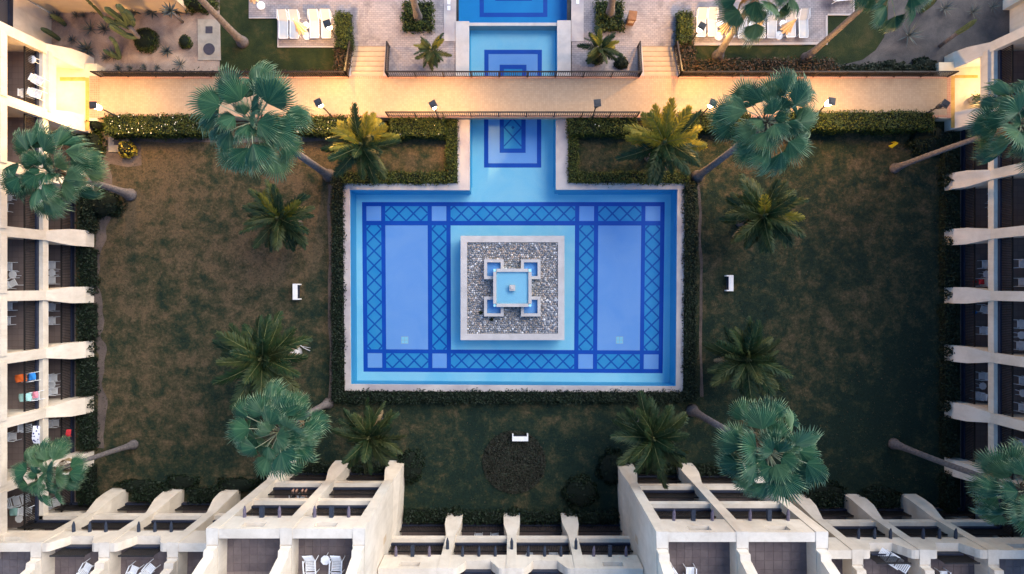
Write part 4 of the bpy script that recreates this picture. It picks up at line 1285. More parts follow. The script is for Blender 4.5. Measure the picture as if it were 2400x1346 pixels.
fan_palm(1682, 132, 1780, -18, 8.0, 'fan palm at the top edge above the right sun loungers', 24, 1.0, .24, 9)
fan_palm(1888, 137, 2085, -42, 9.6, 'fan palm on the curved garden lawn, trunk slanting to the top edge', 24, 1.0, .22, 10)
fan_palm(569, 100, 330, -150, 12.0, 'palm at the left deck corner, only its slanting trunk in view', 24, 1.0, .24, 11)
fan_palm(981, 46, 905, -190, 11.0, 'palm in the planter left of the upper pool, only its trunk in view', 24, 1.0, .24, 12)
fan_palm(1429, 36, 1475, -210, 11.0, 'palm in the planter right of the upper pool, only its trunk in view', 24, 1.0, .25, 13)

def frond_mesh(seed, L, W, droop, mat=('feather', 'rachis')):
    r = random.Random(seed)
    mb = MB()
    m = 8
    ctr = []
    for i in range(m + 1):
        t = i / m
        ctr.append(Vector((L * t * (1 - .12 * droop * t), 0, -droop * L * .42 * t * t)))
    mb.tube(ctr, [.035 * (1 - .8 * i / m) for i in range(m + 1)], 4, 1, False)
    n = 46
    for i in range(n):
        t = .12 + .86 * i / n
        k = t * m
        j = min(int(k), m - 1)
        c = ctr[j].lerp(ctr[j + 1], k - j)
        tang = (ctr[j + 1] - ctr[j]).normalized()
        w = W * (math.sin(PI * min(1, .18 + .80 * t)) ** .6) * r.uniform(.88, 1.08)
        for s in (-1, 1):
            ang = math.radians(54 - 24 * t + r.uniform(-13, 13))
            dirv = tang * math.cos(ang) + Vector((0, s, 0)) * math.sin(ang) + Vector((0, 0, .3 - .75 * t * r.uniform(.1, 1.1)))
            dirv.normalize()
            up = Vector((0, 0, 1))
            sd = dirv.cross(up).normalized() * .042
            mid = c + dirv * w * .5
            tip = c + dirv * w + Vector((0, 0, -.16 * w))
            mb.add([(c - sd * .5)[:], (c + sd * .5)[:], (mid + sd)[:], tip[:], (mid - sd)[:]], [(0, 1, 2, 4), (4, 2, 3)], 0)
    return mb.mesh('frond', [M[mat[0]], M[mat[1]]])
FROND = [frond_mesh(1, 2.8, .72, .55), frond_mesh(2, 2.5, .66, .9), frond_mesh(3, 3.0, .68, .35), frond_mesh(4, 2.2, .55, .2), frond_mesh(5, 2.7, .6, 1.2)]
FLIT = [frond_mesh(7, 2.7, .66, .5, ('feather_lamplit', 'rachis')), frond_mesh(8, 2.5, .62, .8, ('feather_lamplit', 'rachis'))]
FDRY = [frond_mesh(6, 2.4, .45, 1.0, ('fan_old', 'fan_old', 'fan_old'))]

def feather_palm(cpx, cpy, h, label, n=24, sc=1.0, seed=0, base=None, rad=.2, dry=3, yellow=0.0):
    r = random.Random(100 + seed)
    c = P(cpx, cpy, h)
    b = P(base[0], base[1], 0) if base else Vector((c.x, c.y, 0)) * .985
    b.z = 0
    root = empty('feather_palm', b, label, 'palm tree', 'short feather palms')
    pts = [b.lerp(c, i / 8) for i in range(9)]
    MB().tube(pts, [rad * (1.55 - .9 * (i / 8) + .25 * math.sin(PI * i / 8)) for i in range(9)], 12).build('trunk', M['bark_pale' if base and rad > .3 else 'bark'], root, True)
    crown = MB().tube([c - Vector((0, 0, .5)), c, c + Vector((0, 0, .6))], [rad * .8, rad * .7, .04], 8).build('crown', M['rachis'], root, True)
    for k in range(n):
        t = (k + .5) / n
        az = k * 2.39996 + r.uniform(-.25, .25)
        el = math.radians(70 - 82 * t ** .8 + r.uniform(-7, 7))
        lit = math.sin(az) > -.3 and r.random() < yellow  # these fronds get the leaf colour with lamp glow painted in
        o = link_mesh('frond', r.choice(FLIT) if lit else FROND[3] if t < .12 else r.choice(FROND[:3] + FROND[4:]), crown)
        s = sc * r.uniform(.88, 1.1)
        o.matrix_local = Matrix.Translation(c - b) @ Matrix.Rotation(az, 4, 'Z') @ Matrix.Rotation(-el, 4, 'Y') @ Matrix.Rotation(r.uniform(-1.0, 1.0), 4, 'X') @ Matrix.Scale(s, 4)
    for k in range(dry):
        o = link_mesh('dry_frond', FDRY[0], crown)
        o.matrix_local = Matrix.Translation(c - b - Vector((0, 0, .15))) @ Matrix.Rotation(r.uniform(0, 6.28), 4, 'Z') @ Matrix.Rotation(math.radians(r.uniform(5, 25)), 4, 'Y') @ Matrix.Scale(sc, 4)
    return root
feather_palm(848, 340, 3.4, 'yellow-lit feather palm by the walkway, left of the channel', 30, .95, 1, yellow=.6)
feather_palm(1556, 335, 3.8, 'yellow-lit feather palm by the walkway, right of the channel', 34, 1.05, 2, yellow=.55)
feather_palm(655, 512, 3.0, 'dark feather palm on the left lawn, nearest the walkway', 32, .92, 3, yellow=.18)
feather_palm(1790, 505, 3.6, 'dark feather palm on the right lawn, nearest the walkway', 34, 1.02, 4, yellow=.12)
feather_palm(615, 842, 5.0, 'feather palm with a thick white trunk foot on the left lawn', 34, 1.12, 5, (693, 827), .33, 6)
feather_palm(1752, 842, 3.6, 'dark feather palm on the right lawn, level with the pool bottom', 34, 1.02, 6)
feather_palm(866, 1025, 4.0, 'feather palm below the pool, over the left tall block', 32, .88, 7)
feather_palm(1530, 1028, 4.2, 'feather palm below the pool, over the right tall block', 34, 1.02, 8)
feather_palm(1011, 118, 1.5, 'small potted-size palm on the deck left of the upper pool', 18, .5, 9, (1016, 140), .12, 0, .4)
feather_palm(1407, 112, 1.6, 'small bushy palm on the deck right of the upper pool', 22, .55, 10, (1400, 136), .12, 0, .5)
for px, py, lab in ((1015, 140, 'low leafy plant at the foot of the small palm, left deck'), (1400, 138, 'low leafy plant at the foot of the small palm, right deck')):
    bush('deck_plant', (P(px, py).x, P(px, py).y, .06), .48, .52, .7, lab, 'hedge', .09, 240, .15)

# ------------------------------------------------------------------ cacti and agaves
def agave_mesh(seed, n, L, w, up):
    r = random.Random(seed)
    mb = MB()
    for k in range(n):
        t = k / n
        az = k * 2.4 + r.uniform(-.15, .15)
        el = math.radians(up - (up - 12) * t + r.uniform(-6, 6))
        l = L * r.uniform(.8, 1.05)
        d = Vector((math.cos(az) * math.cos(el), math.sin(az) * math.cos(el), math.sin(el)))
        s = Vector((-math.sin(az), math.cos(az), 0))
        nrm = d.cross(s)
        a, m, tip = Vector((0, 0, .04)) + d * .04, d * l * .5, d * l + Vector((0, 0, -.04))
        mb.add([(a + s * w * .6)[:], (a - s * w * .6)[:], (m - s * w)[:], (m + nrm * w * .5)[:], (m + s * w)[:], tip[:]], [(0, 3, 4), (0, 1, 3), (1, 2, 3), (4, 3, 5), (3, 2, 5)])
    return mb.mesh('agave', M['agave'])
AG = [agave_mesh(1, 26, .62, .05, 80), agave_mesh(2, 34, .55, .022, 75), agave_mesh(3, 22, .8, .028, 70)]
ag_spots = [(318, 28, 0, 1.1, 'against the ochre wall, leftmost of the blue ones'), (358, 30, 0, 1.0, 'against the ochre wall, left of the yucca'), (395, 28, 0, 1.0, 'against the ochre wall, behind the yucca rosette'), (418, 30, 0, .8, 'against the ochre wall, right of the yucca'),
            (215, 70, 2, .9, 'standing alone between the wing and the branched cactus'), (248, 70, 1, 1.1, 'under the arms of the branched cactus'), (207, 118, 0, 1.2, 'beside the top buttress of the left wing'), (393, 122, 0, .85, 'below the small bright bush'),
            (180, 38, 1, .7, 'in the garden corner, second from the corner'), (198, 38, 1, .6, 'in the garden corner, third from the corner'), (222, 28, 1, .6, 'at the foot of the thin cactus pole'), (268, 130, 1, 1.2, 'around the bent yellow cactus, right side'), (250, 136, 1, .8, 'around the bent yellow cactus, left side'),
            (425, 152, 2, .8, 'pale and loose, just behind the walkway railing'), (340, 158, 1, .6, 'behind the railing, below the round bush'), (370, 160, 1, .6, 'behind the railing, right of the round bush'), (135, 42, 1, 1.0, 'right in the garden corner by the wing'), (172, 95, 1, .8, 'beside the lower slim cactus'),
            (2128, 85, 2, 1.2, 'the largest, beside the curved lawn, right garden'), (2212, 22, 2, .9, 'near the top edge, right garden, left one'), (2278, 30, 2, .8, 'near the top edge, right garden, above the cactus pole'), (2325, 18, 2, .7, 'near the top edge, right garden, nearest the wing'), (280, 160, 1, .7, 'behind the railing, nearest the left wing'), (306, 160, 1, .6, 'behind the railing, second from the left wing')]
for i, (px, py, v, s, lab) in enumerate(ag_spots):
    o = link_mesh('agave', AG[v])
    tag(o, 'spiky agave ' + lab, 'agave', 'agaves on the gravel beds')
    place(o, P(px, py, 0.01), RND.uniform(0, 6.28), s * 1.25)

def rib_tube(mb, pts, r):
    """ribbed cactus column along pts"""
    n = 14
    pts = [Vector(p) for p in pts]
    # refine
    q = []
    for i in range(len(pts) - 1):
        p0, p1, p2, p3 = pts[max(i - 1, 0)], pts[i], pts[i + 1], pts[min(i + 2, len(pts) - 1)]
        for k in range(5):
            t = k / 5
            q.append(0.5 * ((2 * p1) + (p2 - p0) * t + (2 * p0 - 5 * p1 + 4 * p2 - p3) * t * t + (3 * p1 - p0 - 3 * p2 + p3) * t ** 3))
    q.append(pts[-1])
    vs, fs = [], []
    for i, p in enumerate(q):
        t = (q[min(i + 1, len(q) - 1)] - q[max(i - 1, 0)]).normalized()
        a = t.cross(Vector((0, .3, 1)) if abs(t.z) < .95 else Vector((1, 0, 0))).normalized()
        b = t.cross(a)
        e = min(1.0, math.sqrt(max(0, (len(q) - 1 - i) / 3.0))) * (.8 + .2 * min(1, i / 4))
        for k in range(n):
            w = 2 * PI * k / n
            rr = r * e * (1 + (.13 if k % 2 else -.13))
            vs.append((p + a * rr * math.cos(w) + b * rr * math.sin(w))[:])
    for i in range(len(q) - 1):
        for k in range(n):
            fs.append((i * n + k, i * n + (k + 1) % n, (i + 1) * n + (k + 1) % n, (i + 1) * n + k))
    fs.append(tuple(range(n - 1, -1, -1)))
    mb.add(vs, fs)

def cactus(label, base, stems, r=.16, trunk=None, trunk_mat='bark'):
    b = P(*base)
    root = empty('cactus', b, label, 'cactus')
    if trunk:
        MB().tube([P(*p) for p in trunk], [r * .75, r * .8, r * .8][:len(trunk)], 8).build('trunk', M[trunk_mat], root, True)
    for s in stems:
        mb = MB()
        rib_tube(mb, [P(*p) for p in s], r)
        mb.build('stem', M['cactus'], root)
    return root
cactus('large branched column cactus standing in the clipped round bush', (338, 99, 0),
       [[(322, 86, .9), (300, 84, 1.2), (275, 70, 2.0), (256, 58, 2.9)],
        [(305, 66, 1.5), (285, 56, 2.0), (262, 52, 2.6), (243, 40, 3.4)],
        [(300, 58, 1.7), (282, 45, 2.4), (262, 30, 3.2), (246, 18, 4.0)],
        [(306, 62, 1.6), (310, 52, 1.9), (306, 40, 2.5), (292, 22, 3.4)],
        [(298, 58, 1.8), (295, 40, 2.6), (285, 22, 3.6), (273, 12, 4.3)]], .19, [(339, 100, 0), (322, 85, 1.0), (303, 62, 1.9)])
cactus('yellow-green bent cactus near the railing end, gravel garden', (282, 138, 0), [[(281, 137, 0), (276, 118, .6), (268, 98, 1.3), (255, 86, 1.8)], [(278, 138, 0), (268, 130, .4), (258, 122, .9)], [(272, 136, 0), (258, 128, .5), (241, 116, 1.2)]], .13)
cactus('slim leaning cactus beside the left wing, upper of two', (152, 56, 0), [[(152, 58, 0), (138, 46, .8), (118, 34, 1.7)]], .17)
cactus('slim leaning cactus beside the left wing, lower of two', (130, 90, 0), [[(138, 92, 0), (118, 78, 1.0), (95, 66, 2.0)]], .17)
cactus('thin tall cactus pole against the ochre garden wall', (240, 35, 0), [[(243, 42, 0), (228, 24, 1.4), (206, 2, 3.0), (195, -12, 3.8)]], .10)
cactus('grey-green cactus pole lying slanted on the right gravel bed', (2203, 108, 0), [[(2240, 80, 1.6), (2262, 66, 2.4), (2290, 45, 3.6)]], .17, [(2203, 108, 0), (2225, 92, .9), (2244, 78, 1.8)])
cactus('brown cactus stump at the top edge over the right gravel bed', (2163, 25, 0), [[(2163, 25, 0), (2178, 12, 1.2), (2196, -6, 2.6)]], .17)
r0 = empty('yucca', P(425, 48, 0), 'slim yucca with a bare trunk and grey rosette, before the ochre wall', 'yucca')
MB().tube([P(428, 52, 0), P(415, 40, .8), P(402, 28, 1.7)], [.11, .09, .08], 8).build('trunk', M['bark'], r0, True)
o = link_mesh('rosette', AG[0], r0); o.location = P(402, 28, 1.7) - ORG[r0.name]; o.scale = (1.3,) * 3

# ------------------------------------------------------------------ lamp posts
def lamp_post(bpx, bpy_, hpx, hpy, label, lit, power=330, h=3.75, rot=.4):
    """pole, lantern globe and a square shade plate carried above it on four rods"""
    top = P(hpx, hpy, h)
    b = P(bpx, bpy_, 0.0)
    root = empty('lamp_post', b, label, 'lamp post', 'square-headed lamp posts along the walkway')
    axis = Vector((top.x, top.y, 0))
    neck = Vector((top.x, top.y, h - .66))
    MB().tube([b, b + Vector((0, 0, .35)), b + Vector((0, 0, .36)), neck], [.085, .08, .056, .048], 8).build('pole', M['iron'], root, True)
    mb = MB()
    s = .235
    c, sn = math.cos(rot), math.sin(rot)
    q = [(top.x + c * a * s - sn * b2 * s, top.y + sn * a * s + c * b2 * s) for a, b2 in ((-1, -1), (1, -1), (1, 1), (-1, 1))]
    mb.prism(q, h, h + .07)
    q2 = [(top.x + (x - top.x) * .5, top.y + (y - top.y) * .5) for x, y in q]
    mb.prism(q2, h + .07, h + .11)
    head = mb.build('lamp_head', M['metal_dk'], root)
    for x, y in q:
        x, y = top.x + (x - top.x) * .8, top.y + (y - top.y) * .8
        MB().tube([(x, y, h), (top.x + (x - top.x) * .5, top.y + (y - top.y) * .5, h - .68)], .014, 5).build('rod', M['iron'], head)
    MB().tube([(top.x, top.y, h - .70), (top.x, top.y, h - .64)], [.13, .13], 12).build('collar', M['iron'], head)
    g = MB().tube([(top.x, top.y, h - .64), (top.x, top.y, h - .57), (top.x, top.y, h - .44), (top.x, top.y, h - .32), (top.x, top.y, h - .26)], [.07, .135, .16, .12, .03], 14)
    g.build('globe', M['lamp_on' if lit else 'lamp_off'], head, True)
    return root
PW = 980
lamp_post(292, 281, 219, 247, 'lit lamp post at the left end of the walkway', True, PW * 1.0, rot=.05)
lamp_post(789, 285, 746, 241, 'lit lamp post left of the yellow-lit feather palm', True, PW * 1.25, rot=.45)
lamp_post(1031, 287, 1015, 245, 'lit lamp post just left of the channel, at the courtyard-side railing', True, PW * .75, rot=.5)
lamp_post(1386, 285, 1400, 242, 'unlit lamp post just right of the channel', False, rot=.1)
lamp_post(1632, 283, 1671, 242, 'lit lamp post left of the right fan palm crown', True, PW * 1.15, rot=-.4)
lamp_post(1895, 283, 1949, 238, 'lit lamp post right of the right fan palm crown', True, PW * .55, rot=-.15)
lamp_post(2155, 274, 2215, 244, 'unlit lamp post near the right end of the walkway', False, rot=-.6)
lamp_post(797, 103, 767, 56, 'lit lamp post at the left group of sun loungers', True, PW * .8, rot=.3)
lamp_post(1615, 103, 1645, 62, 'lit lamp post at the right group of sun loungers', True, PW * .65, rot=-.5)

# ------------------------------------------------------------------ sun loungers, tables, parasols
def make_lounger():
    root = empty('sun_lounger', (0, 0, 0))
    # head end towards +Y; raised back
    prof = [(-.98, .34), (-.6, .36), (-.1, .34), (.25, .35), (.62, .55), (.92, .72)]
    mb = MB()
    vs = []
    for y, z in prof:
        vs += [(-.29, y, z), (.29, y, z)]
    mb.add(vs, [(2 * i, 2 * i + 1, 2 * i + 3, 2 * i + 2) for i in range(len(prof) - 1)])
    mb.add([(x, y, z - .02) for x, y, z in vs], [(2 * i, 2 * i + 2, 2 * i + 3, 2 * i + 1) for i in range(len(prof) - 1)])
    mb.build('sling', M['sling'], root)
    for s in (-1, 1):
        MB().tube([(s * .315, y, z + .01) for y, z in prof], .028, 6).build('side_rail', M['white'], root)
        MB().tube([(s * .33, .30, .36), (s * .40, .36, .50), (s * .40, .72, .56), (s * .34, .86, .66)], .022, 6).build('armrest', M['white'], root)
        MB().tube([(s * .32, -.72, .34), (s * .34, -.78, 0)], .025, 6).build('leg', M['white'], root)
        MB().tube([(s * .32, .42, .38), (s * .34, .62, 0)], .025, 6).build('leg', M['white'], root)
    MB().tube([(-.3, -.99, .34), (.3, -.99, .34)], .028, 6).build('foot_bar', M['white'], root)
    return root
lng = make_lounger()
ZD = 0.062
spots = [(669, 63), (695, 63), (741, 62), (768, 62), (1640, 59), (1665, 58), (1708, 60), (1735, 62), (1777, 62), (1804, 62), (1847, 60), (1877, 61)]
order = {669: 'leftmost of the four', 695: 'second from the left of the four', 741: 'third from the left of the four', 768: 'rightmost of the four, under the lamp'}
nm = ['first', 'second', 'third', 'fourth', 'fifth', 'sixth', 'seventh', 'eighth']
for i, (px, py) in enumerate(spots):
    o = lng if i == 0 else copy_tree(lng)
    lab = ('white sun lounger, %s left of the upper pool' % order[px]) if px < 1200 else ('white sun lounger right of the upper pool, %s from the left of its row' % nm[i - 4])
    tag(o, lab, 'sun lounger', 'sun loungers on the pool deck')
    place(o, P(px, py, ZD) + Vector((RND.uniform(-.02, .02), 0, 0)), RND.uniform(-.03, .03))
o = copy_tree(lng)
tag(o, 'white sun lounger turned sideways at the top edge, right deck corner', 'sun lounger', 'sun loungers on the pool deck')
place(o, P(1968, -3, ZD), PI / 2 + .08)

def make_table():
    root = empty('side_table', (0, 0, 0))
    mb = MB()
    mb.prism([(.27 * math.cos(PI / 8 + k * PI / 4), .27 * math.sin(PI / 8 + k * PI / 4)) for k in range(8)], .42, .45)
    mb.build('table_top', M['white'], root)
    for k in range(4):
        a = PI / 4 + k * PI / 2
        MB().tube([(.16 * math.cos(a), .16 * math.sin(a), .42), (.22 * math.cos(a), .22 * math.sin(a), 0)], .02, 6).build('leg', M['white'], root)
    return root
tb = make_table()
tspots = [(722, 66, 'left'), (1683, 62, 'first'), (1757, 64, 'second'), (1829, 62, 'third')]
for i, (px, py, w) in enumerate(tspots):
    o = tb if i == 0 else copy_tree(tb)
    tag(o, 'white side table among the %s' % ('left group of sun loungers' if i == 0 else 'right row of sun loungers, %s from the left' % w), 'table', 'side tables on the pool deck')
    place(o, P(px, py, ZD), .2)

def make_parasol():
    root = empty('parasol', (0, 0, 0))
    mb = MB()
    mb.tube([(0, 0, 0), (0, 0, .07), (0, 0, .11)], [.30, .30, .12], 18)
    mb.build('base', M['white'], root)
    MB().tube([(0, 0, .08), (0, 0, 2.55)], .025, 8).build('pole', M['white'], root)
    mb = MB()
    n = 24
    vs, prof = [], [(2.62, .02), (2.3, .10), (1.8, .20), (1.35, .33), (1.12, .42)]
    for z, r in prof:
        for k in range(n):
            a = 2 * PI * k / n
            rr = r * (1.0 if k % 3 else .62) * (1.06 if k % 3 == 1 else 1)
            vs.append((rr * math.cos(a), rr * math.sin(a), z + (.05 if k % 3 == 0 else 0)))
    fs = []
    for i in range(len(prof) - 1):
        for k in range(n):
            fs.append((i * n + k, (i + 1) * n + k, (i + 1) * n + (k + 1) % n, i * n + (k + 1) % n))
    mb.add(vs, fs)
    mb.build('canopy', M['canvas'], root)
    MB().ball((0, 0, 2.66), .04, .04, .06, 8, 5).build('finial', M['white'], root)
    return root
ps = make_parasol()
pspots = [(720, 85, 'folded beige parasol among the left group of sun loungers'), (1684, 86, 'folded beige parasol beside the palm trunk, right row of loungers'), (1753, 87, 'folded beige parasol in the middle of the right row of loungers'), (1825, 84, 'folded beige parasol near the right end of the lounger row'), (612, 14, 'folded beige parasol at the top left corner of the deck')]
for i, (px, py, lab) in enumerate(pspots):
    o = ps if i == 0 else copy_tree(ps)
    tag(o, lab, 'parasol', 'folded parasols on the pool deck')
    place(o, P(px, py, ZD), i * .7)

# litter bin on the deck
bp = P(1476, 52, ZD)
bn = empty('litter_bin', bp, 'brown wooden litter bin with slanted lid on the right deck', 'bin')
place(bn, bp, -.12)
MB().box(-.26, .26, -.26, .26, 0, .85).build('body', M['wood'], bn).location = (0, 0, 0)
for ch in bn.children:
    ch.data.transform(Matrix.Translation(ORG[bn.name]))
mb = MB().add([(-.29, -.30, .86), (.29, -.30, .86), (.29, .30, .86), (-.29, .30, .86), (-.29, -.30, 1.02), (.29, -.30, 1.02), (.29, .30, 1.10), (-.29, .30, 1.10)], [(0, 3, 2, 1), (4, 5, 6, 7), (0, 1, 5, 4), (1, 2, 6, 5), (2, 3, 7, 6), (3, 0, 4, 7)])
l_ = link_mesh('lid', mb.mesh('lid', M['wood']), bn)
l_ = link_mesh('flap', MB().box(-.18, .18, -.285, -.262, .45, .75).mesh('flap', M['canvas']), bn)

# ------------------------------------------------------------------ balcony furniture
def make_chair():
    root = empty('plastic_chair', (0, 0, 0))      # faces +X
    mb = MB()
    for k in range(5):
        mb.box(-.22, .22, -.215 + k * .088, -.14 + k * .088, .40, .425)
    mb.box(.20, .235, -.23, .23, .39, .428).box(-.24, -.215, -.23, .23, .39, .428)
    mb.build('seat', M['white'], root)
    mb = MB()
    for k in range(6):
        y = -.20 + k * .08
        mb.bar((-.235, y, .43), (-.33, y, .82), .05, .018)
    mb.bar((-.33, -.24, .82), (-.33, .24, .82), .05, .05)
    mb.build('backrest', M['white'], root)
    for s in (-1, 1):
        MB().bar((-.30, s * .27, .64), (.26, s * .27, .62), .055, .03).build('armrest', M['white'], root)
        MB().tube([(.22, s * .265, .61), (.25, s * .28, 0)], .022, 5).build('leg', M['white'], root)
        MB().tube([(-.22, s * .25, .62), (-.29, s * .27, 0)], .022, 5).build('leg', M['white'], root)
    return root
def make_recliner():
    root = empty('reclining_chair', (0, 0, 0))    # faces +X
    def slats(name, p, q, n):
        mb = MB()
        p, q = Vector(p), Vector(q)
        for k in range(n):
            c = p.lerp(q, (k + .5) / n)
            mb.bar(c + Vector((0, -.24, 0)), c + Vector((0, .24, 0)), (q - p).length / n * .72, .02)
        for s in (-1, 1):
            mb.bar(p + Vector((0, s * .26, 0)), q + Vector((0, s * .26, 0)), .045, .03)
        mb.build(name, M['white'], root)
    slats('backrest', (-.30, 0, .42), (-.78, 0, .86), 7)
    slats('seat', (-.26, 0, .38), (.26, 0, .42), 6)
    slats('leg_rest', (.32, 0, .41), (.88, 0, .34), 7)
    for s in (-1, 1):
        MB().bar((-.42, s * .33, .64), (.34, s * .33, .62), .065, .035).build('armrest', M['white'], root)
        MB().tube([(.30, s * .32, .61), (.36, s * .33, 0)], .025, 5).build('leg', M['white'], root)
        MB().tube([(-.30, s * .30, .62), (-.40, s * .32, 0)], .025, 5).build('leg', M['white'], root)
    return root
CH, TBL, RC = make_chair(), make_table(), make_recliner()
TBL.name = 'balcony_table'
used = {'c': False, 't': False, 'r': False}
PROTO = {'c': CH, 't': TBL, 'r': RC}
CAT = {'c': ('chair', 'white plastic armchair', 'plastic chairs on the balconies'), 't': ('table', 'small white plastic table', 'plastic tables on the balconies'), 'r': ('chair', 'white plastic reclining chair', 'reclining chairs on the terraces')}
def furn(k, px, py, z, rz, where):
    o = PROTO[k] if not used[k] else copy_tree(PROTO[k])
    used[k] = True
    cat, what, grp = CAT[k]
    tag(o, what + ' ' + where, cat, grp)
    p = P(px, py, z + .42)
    place(o, (p.x, p.y, z + .002), rz)
    return o
G, L1, L2, L3 = .1, 3.2, 6.4, 9.6
LW = [  # left wing, chairs face the courtyard
 ('c', 20, 625, L1, 0.0, 'on the left wing first-floor balcony level with the fountain top, upper one'), ('t', 30, 644, L1, .5, 'on the left wing first-floor balcony level with the fountain top'), ('c', 30, 664, L1, .5, 'turned askew on the left wing first-floor balcony level with the fountain top'),
 ('c', 20, 718, L1, 0, 'on the left wing first-floor balcony level with the fountain foot, upper one'), ('c', 16, 752, L1, 0, 'on the left wing first-floor balcony level with the fountain foot, lower one'),
 ('c', 74, 884, L1, .15, 'under the orange towel on the left wing first floor'), ('c', 84, 928, L1, .12, 'under the teal towel on the left wing first floor'),
 ('c', 66, 1002, L1, 0, 'beside the spotted towel on the left wing first floor'), ('c', 30, 1023, L1, 0, 'at the back of the balcony with the spotted towel, left wing'),
 ('r', 38, 1175, L1, .25, 'on the last first-floor balcony of the left wing'), ('c', 66, 1196, L1, -.1, 'on the last first-floor balcony of the left wing'), ('t', 45, 1216, L1, 0, 'on the last first-floor balcony of the left wing'),
 ('c', 12, 440, L1, -.3, 'on the left wing first floor behind the fan palm, upper one'), ('t', 20, 463, L1, .2, 'on the left wing first floor behind the big fan palm crown'), ('c', 10, 485, L1, -.1, 'on the left wing first floor behind the fan palm, lower one'),
 ('c', 92, 190, L1, -.5, 'on the balcony over the left passage, farthest forward'), ('c', 66, 221, L1, 0, 'on the balcony over the left passage, at the rear'), ('c', 88, 221, L1, -.3, 'on the balcony over the left passage, by the lower buttress'), ('t', 76, 140, L1, 0, 'on the balcony over the left passage'),
 ('c', 122, 622, G, 0, 'on the left wing ground floor level with the fountain top, upper one'), ('t', 122, 640, G, 0, 'on the left wing ground floor level with the fountain top'), ('c', 122, 657, G, 0, 'on the left wing ground floor level with the fountain top, lower one'),
 ('c', 122, 720, G, -.1, 'on the left wing ground floor level with the fountain foot, upper one'), ('c', 122, 752, G, 0, 'on the left wing ground floor level with the fountain foot, lower one'),
 ('c', 126, 886, G, 0, 'on the left wing ground floor below the orange towel, upper one'), ('t', 122, 901, G, .4, 'on the left wing ground floor below the orange towel'), ('c', 127, 917, G, 0, 'on the left wing ground floor below the orange towel, lower one'),
 ('c', 130, 992, G, 0, 'on the left wing ground floor beside the red towel'), ('c', 104, 478, G, -.2, 'on the left wing ground floor behind the big fan palm crown'), ('r', 112, 1182, G, .2, 'on the last ground-floor balcony of the left wing')]
for a in LW: furn(*a)
RW = [('c', 2333, 462, G, PI, 'on the right wing ground floor above the fountain level, upper one'), ('t', 2325, 480, G, 0, 'on the right wing ground floor above the fountain level'), ('c', 2334, 497, G, PI, 'on the right wing ground floor above the fountain level, lower one'),
 ('c', 2310, 620, G, PI, 'on the right wing ground floor level with the fountain top, upper one'), ('t', 2312, 643, G, .5, 'on the right wing ground floor level with the fountain top'), ('c', 2306, 662, G, PI, 'under the red towel on the right wing ground floor'),
 ('c', 2306, 725, G, PI - .3, 'on the right wing ground floor beside the blue towel'), ('c', 2304, 775, G, PI, 'on the right wing ground floor two bays below the red towel'),
 ('c', 2302, 882, G, PI, 'on the right wing ground floor level with the pool bottom, upper one'), ('t', 2303, 905, G, .2, 'on the right wing ground floor level with the pool bottom'), ('c', 2292, 928, G, PI - .15, 'on the right wing ground floor level with the pool bottom, lower one'),
 ('r', 2310, 1155, G, PI, 'on the last ground-floor balcony of the right wing, upper one'), ('t', 2298, 1175, G, 0, 'on the last ground-floor balcony of the right wing'), ('r', 2312, 1200, G, PI + .1, 'on the last ground-floor balcony of the right wing, lower one'),
 ('c', 2397, 618, L1, PI, 'on the right wing first floor level with the fountain top, upper one'), ('c', 2396, 662, L1, PI, 'on the right wing first floor level with the fountain top, lower one'),
 ('c', 2393, 760, L1, PI, 'on the right wing first floor level with the fountain foot, upper one'), ('t', 2394, 786, L1, 0, 'on the right wing first floor level with the fountain foot'), ('c', 2391, 810, L1, PI, 'on the right wing first floor level with the fountain foot, lower one'),
 ('c', 2397, 892, L1, PI, 'on the right wing first floor level with the pool bottom, upper one'), ('t', 2398, 922, L1, 0, 'on the right wing first floor level with the pool bottom'), ('c', 2396, 955, L1, PI, 'on the right wing first floor level with the pool bottom, lower one'),
 ('c', 2385, 1040, L1, PI + .3, 'on the right wing first floor beside the lower cut-off palm')]
for a in RW: furn(*a)
BW = [('c', 1122, 1258, G, PI / 2, 'on the ground floor of the centre wing, second bay, left one'), ('c', 1160, 1258, G, PI / 2 + .15, 'on the ground floor of the centre wing, second bay, right one'),
 ('t', 1241, 1301, L1, .3, 'on the first floor of the centre wing, third bay'), ('c', 1297, 1304, L1, PI / 2, 'on the first floor of the centre wing, third bay'),
 ('r', 728, 1328, L3, PI / 2 * -1 + .05, 'on the top terrace of the left tall block, left one'), ('r', 789, 1328, L3, -PI / 2 - .05, 'on the top terrace of the left tall block, right one'), ('t', 763, 1313, L3, .7, 'on the top terrace of the left tall block'),
 ('c', 205, 1330, L2, PI / 2 - .5, 'on the terrace of the lower left wing, alone in its bay'), ('c', 314, 1336, L2, PI / 2 - .4, 'on the terrace of the lower left wing, left one of the pair'), ('c', 352, 1332, L2, PI / 2 - .7, 'on the terrace of the lower left wing, right one of the pair'),
 ('c', 1572, 1342, L3, PI / 2 + .6, 'on the top terrace of the right tall block, left one'), ('c', 1618, 1340, L3, PI / 2, 'on the top terrace of the right tall block, right one'),
 ('r', 2092, 1312, L2, PI / 2 + 1.0, 'lying askew on the terrace of the lower right wing'), ('c', 2212, 1348, L2, PI / 2, 'at the bottom edge on the terrace of the lower right wing')]
for a in BW: furn(*a)

